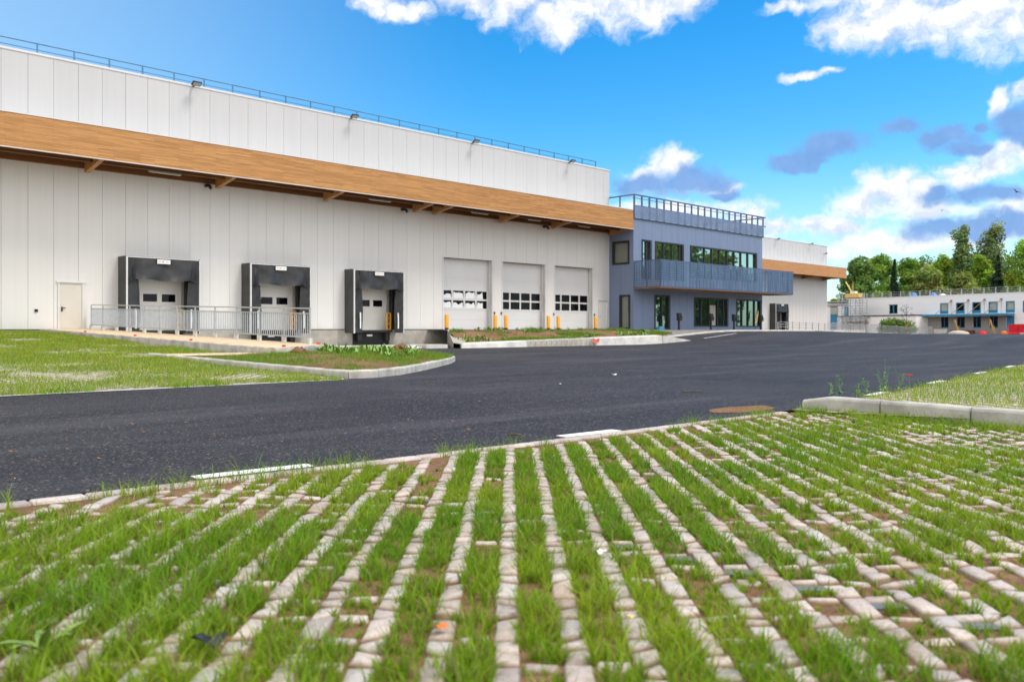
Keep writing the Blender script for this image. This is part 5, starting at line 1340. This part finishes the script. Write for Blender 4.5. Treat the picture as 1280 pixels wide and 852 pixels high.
def blobs(lst):
    acc = None
    for (a, e, ra, re) in lst:
        m = N(nt, 'ShaderNodeVectorMath', operation='MULTIPLY_ADD'); L(nt, PW, m.inputs[0]); m.inputs[1].default_value = (1/ra, 1/re, 0); m.inputs[2].default_value = (-a/ra, -e/re, 0)
        ln = N(nt, 'ShaderNodeVectorMath', operation='LENGTH'); L(nt, m.outputs[0], ln.inputs[0])
        acc = ln.outputs['Value'] if acc is None else math_n(nt, 'SMOOTH_MIN', acc, ln.outputs['Value'], .25)
    return math_n(nt, 'SUBTRACT', 1.0, acc)
def ae(px, py, rx, ry):
    k = (px-640)/1075.; a = math.degrees(TH-math.atan(k)); e = math.degrees(math.atan((411-py)/1075./math.sqrt(1+k*k)))
    q = 57.3/1075./(1+k*k); return (a, e, rx*q, ry*q*1.1)
WHITE = [ae(*p) for p in [(470, 8, 32, 12), (510, 14, 38, 12), (580, -2, 60, 18), (640, 2, 50, 24), (692, 24, 50, 26), (745, 4, 50, 30), (800, 12, 60, 26), (845, 2, 46, 20), (690, -40, 260, 34),
    (985, 8, 34, 8), (1006, 94, 22, 5), (1034, 87, 20, 5),
    (1062, 34, 52, 26), (1110, 16, 60, 34), (1165, 26, 70, 36), (1225, 14, 60, 42), (1275, 28, 60, 44), (1180, -30, 190, 34),
    (838, 204, 30, 20), (815, 226, 40, 16), (872, 232, 46, 12), (905, 236, 30, 8),
    (1252, 122, 20, 20), (1278, 112, 20, 16), (1240, 205, 40, 24), (1205, 222, 36, 22), (1262, 190, 34, 18),
    (1108, 236, 46, 26), (1085, 258, 55, 24), (1140, 250, 44, 30), (1060, 286, 60, 16), (1020, 284, 50, 14), (1170, 262, 60, 24), (936, 270, 26, 20), (965, 286, 40, 14), (905, 282, 50, 12), (1110, 300, 120, 18), (1220, 290, 90, 22),
    (850, 262, 90, 10), (1000, 318, 90, 12), (1300, 260, 70, 40)]]
DARK = [ae(*p) for p in [(1042, 182, 46, 17), (1000, 204, 44, 10), (1020, 194, 34, 10), (1126, 158, 26, 11), (1182, 172, 48, 16), (1205, 186, 34, 10), (1228, 157, 12, 8),
    (862, 228, 66, 17), (802, 232, 46, 12), (905, 243, 24, 7), (1230, 242, 74, 16), (1270, 150, 26, 28), (1282, 172, 20, 14), (1180, 284, 60, 15), (1250, 282, 70, 18), (1180, 242, 26, 8)]]
fb = noise_n(nt, PW, .42, 9, .62); fb2 = noise_n(nt, PC, .8, 5, .55)
ofs = N(nt, 'ShaderNodeVectorMath', operation='ADD'); L(nt, PW, ofs.inputs[0]); ofs.inputs[1].default_value = (.25, .75, 0)
fb4 = noise_n(nt, ofs.outputs[0], .42, 6, .58)
edge = math_n(nt, 'SUBTRACT', fb.outputs['Fac'], .5)
dW = math_n(nt, 'MULTIPLY_ADD', edge, 2.2, blobs(WHITE)); dK = math_n(nt, 'MULTIPLY_ADD', edge, 1.9, blobs(DARK))
def ss(x, a, b):
    m = N(nt, 'ShaderNodeMapRange', interpolation_type='SMOOTHSTEP'); L(nt, x, m.inputs[0]); m.inputs[1].default_value = a; m.inputs[2].default_value = b; return m.outputs[0]
aW = ss(dW, -.28, .75); aK = ss(dK, -.25, .5)
# unseen broken cloud added behind and above the viewer as bright fill light
back = N(nt, 'ShaderNodeVectorMath', operation='DOT_PRODUCT'); L(nt, vn.outputs[0], back.inputs[0]); back.inputs[1].default_value = (-FW[0], -FW[1], .55)
n3 = noise_n(nt, vn.outputs[0], 2.6, 7, .6)
aB = math_n(nt, 'MULTIPLY', ss(back.outputs['Value'], -.05, .25), ss(n3.outputs['Fac'], .28, .46))
rel = math_n(nt, 'SUBTRACT', fb4.outputs['Fac'], fb.outputs['Fac'])
shade = math_n(nt, 'ADD', math_n(nt, 'MULTIPLY', ss(rel, -.08, .16), .75), math_n(nt, 'MULTIPLY', ss(fb2.outputs['Fac'], .45, .7), .35), None, True)
whitec = mixc(nt, shade, (5.9, 5.9, 5.95), (3.3, 3.9, 4.9))
darkc = mixc(nt, fb2.outputs['Fac'], (.85, 1.85, 3.9), (1.55, 2.7, 4.8))
hz = ss(el, 12, -1)
hsx = mixc(nt, 1.0, hs.outputs[0], (.86, 1.045, 1.0), 'MULTIPLY')
skyc = mixc(nt, math_n(nt, 'MULTIPLY', hz,   .42), hsx, (4.4, 5.1, 5.6))
veil = math_n(nt, 'MULTIPLY', ss(az, 44, 84), .42)
skyc = mixc(nt, veil, skyc, (3.9, 4.9, 5.6))
c1 = mixc(nt, aW, skyc, whitec)
c2 = mixc(nt, math_n(nt, 'MULTIPLY', aK, .95), c1, darkc)
c3 = mixc(nt, math_n(nt, 'MULTIPLY', aB, .9), c2, (9.6, 9.2, 8.7))
L(nt, c3, bg.inputs['Color'])
try: w.cycles.sampling_method = 'MANUAL'; w.cycles.sample_map_resolution = 512
except Exception: pass

# ------------------------------------------------------------------ render settings
vs = sc.view_settings; vs.view_transform = 'Standard'; vs.look = 'None'; vs.gamma = 1; vs.use_curve_mapping = False; vs.exposure = .95
sc.render.engine = 'CYCLES'; cy = sc.cycles
cy.use_denoising = True; cy.max_bounces = 6; cy.diffuse_bounces = 3; cy.glossy_bounces = 3; cy.transmission_bounces = 3; cy.transparent_max_bounces = 10
cy.use_adaptive_sampling = True; cy.adaptive_threshold = .015; cy.caustics_reflective = False; cy.caustics_refractive = False
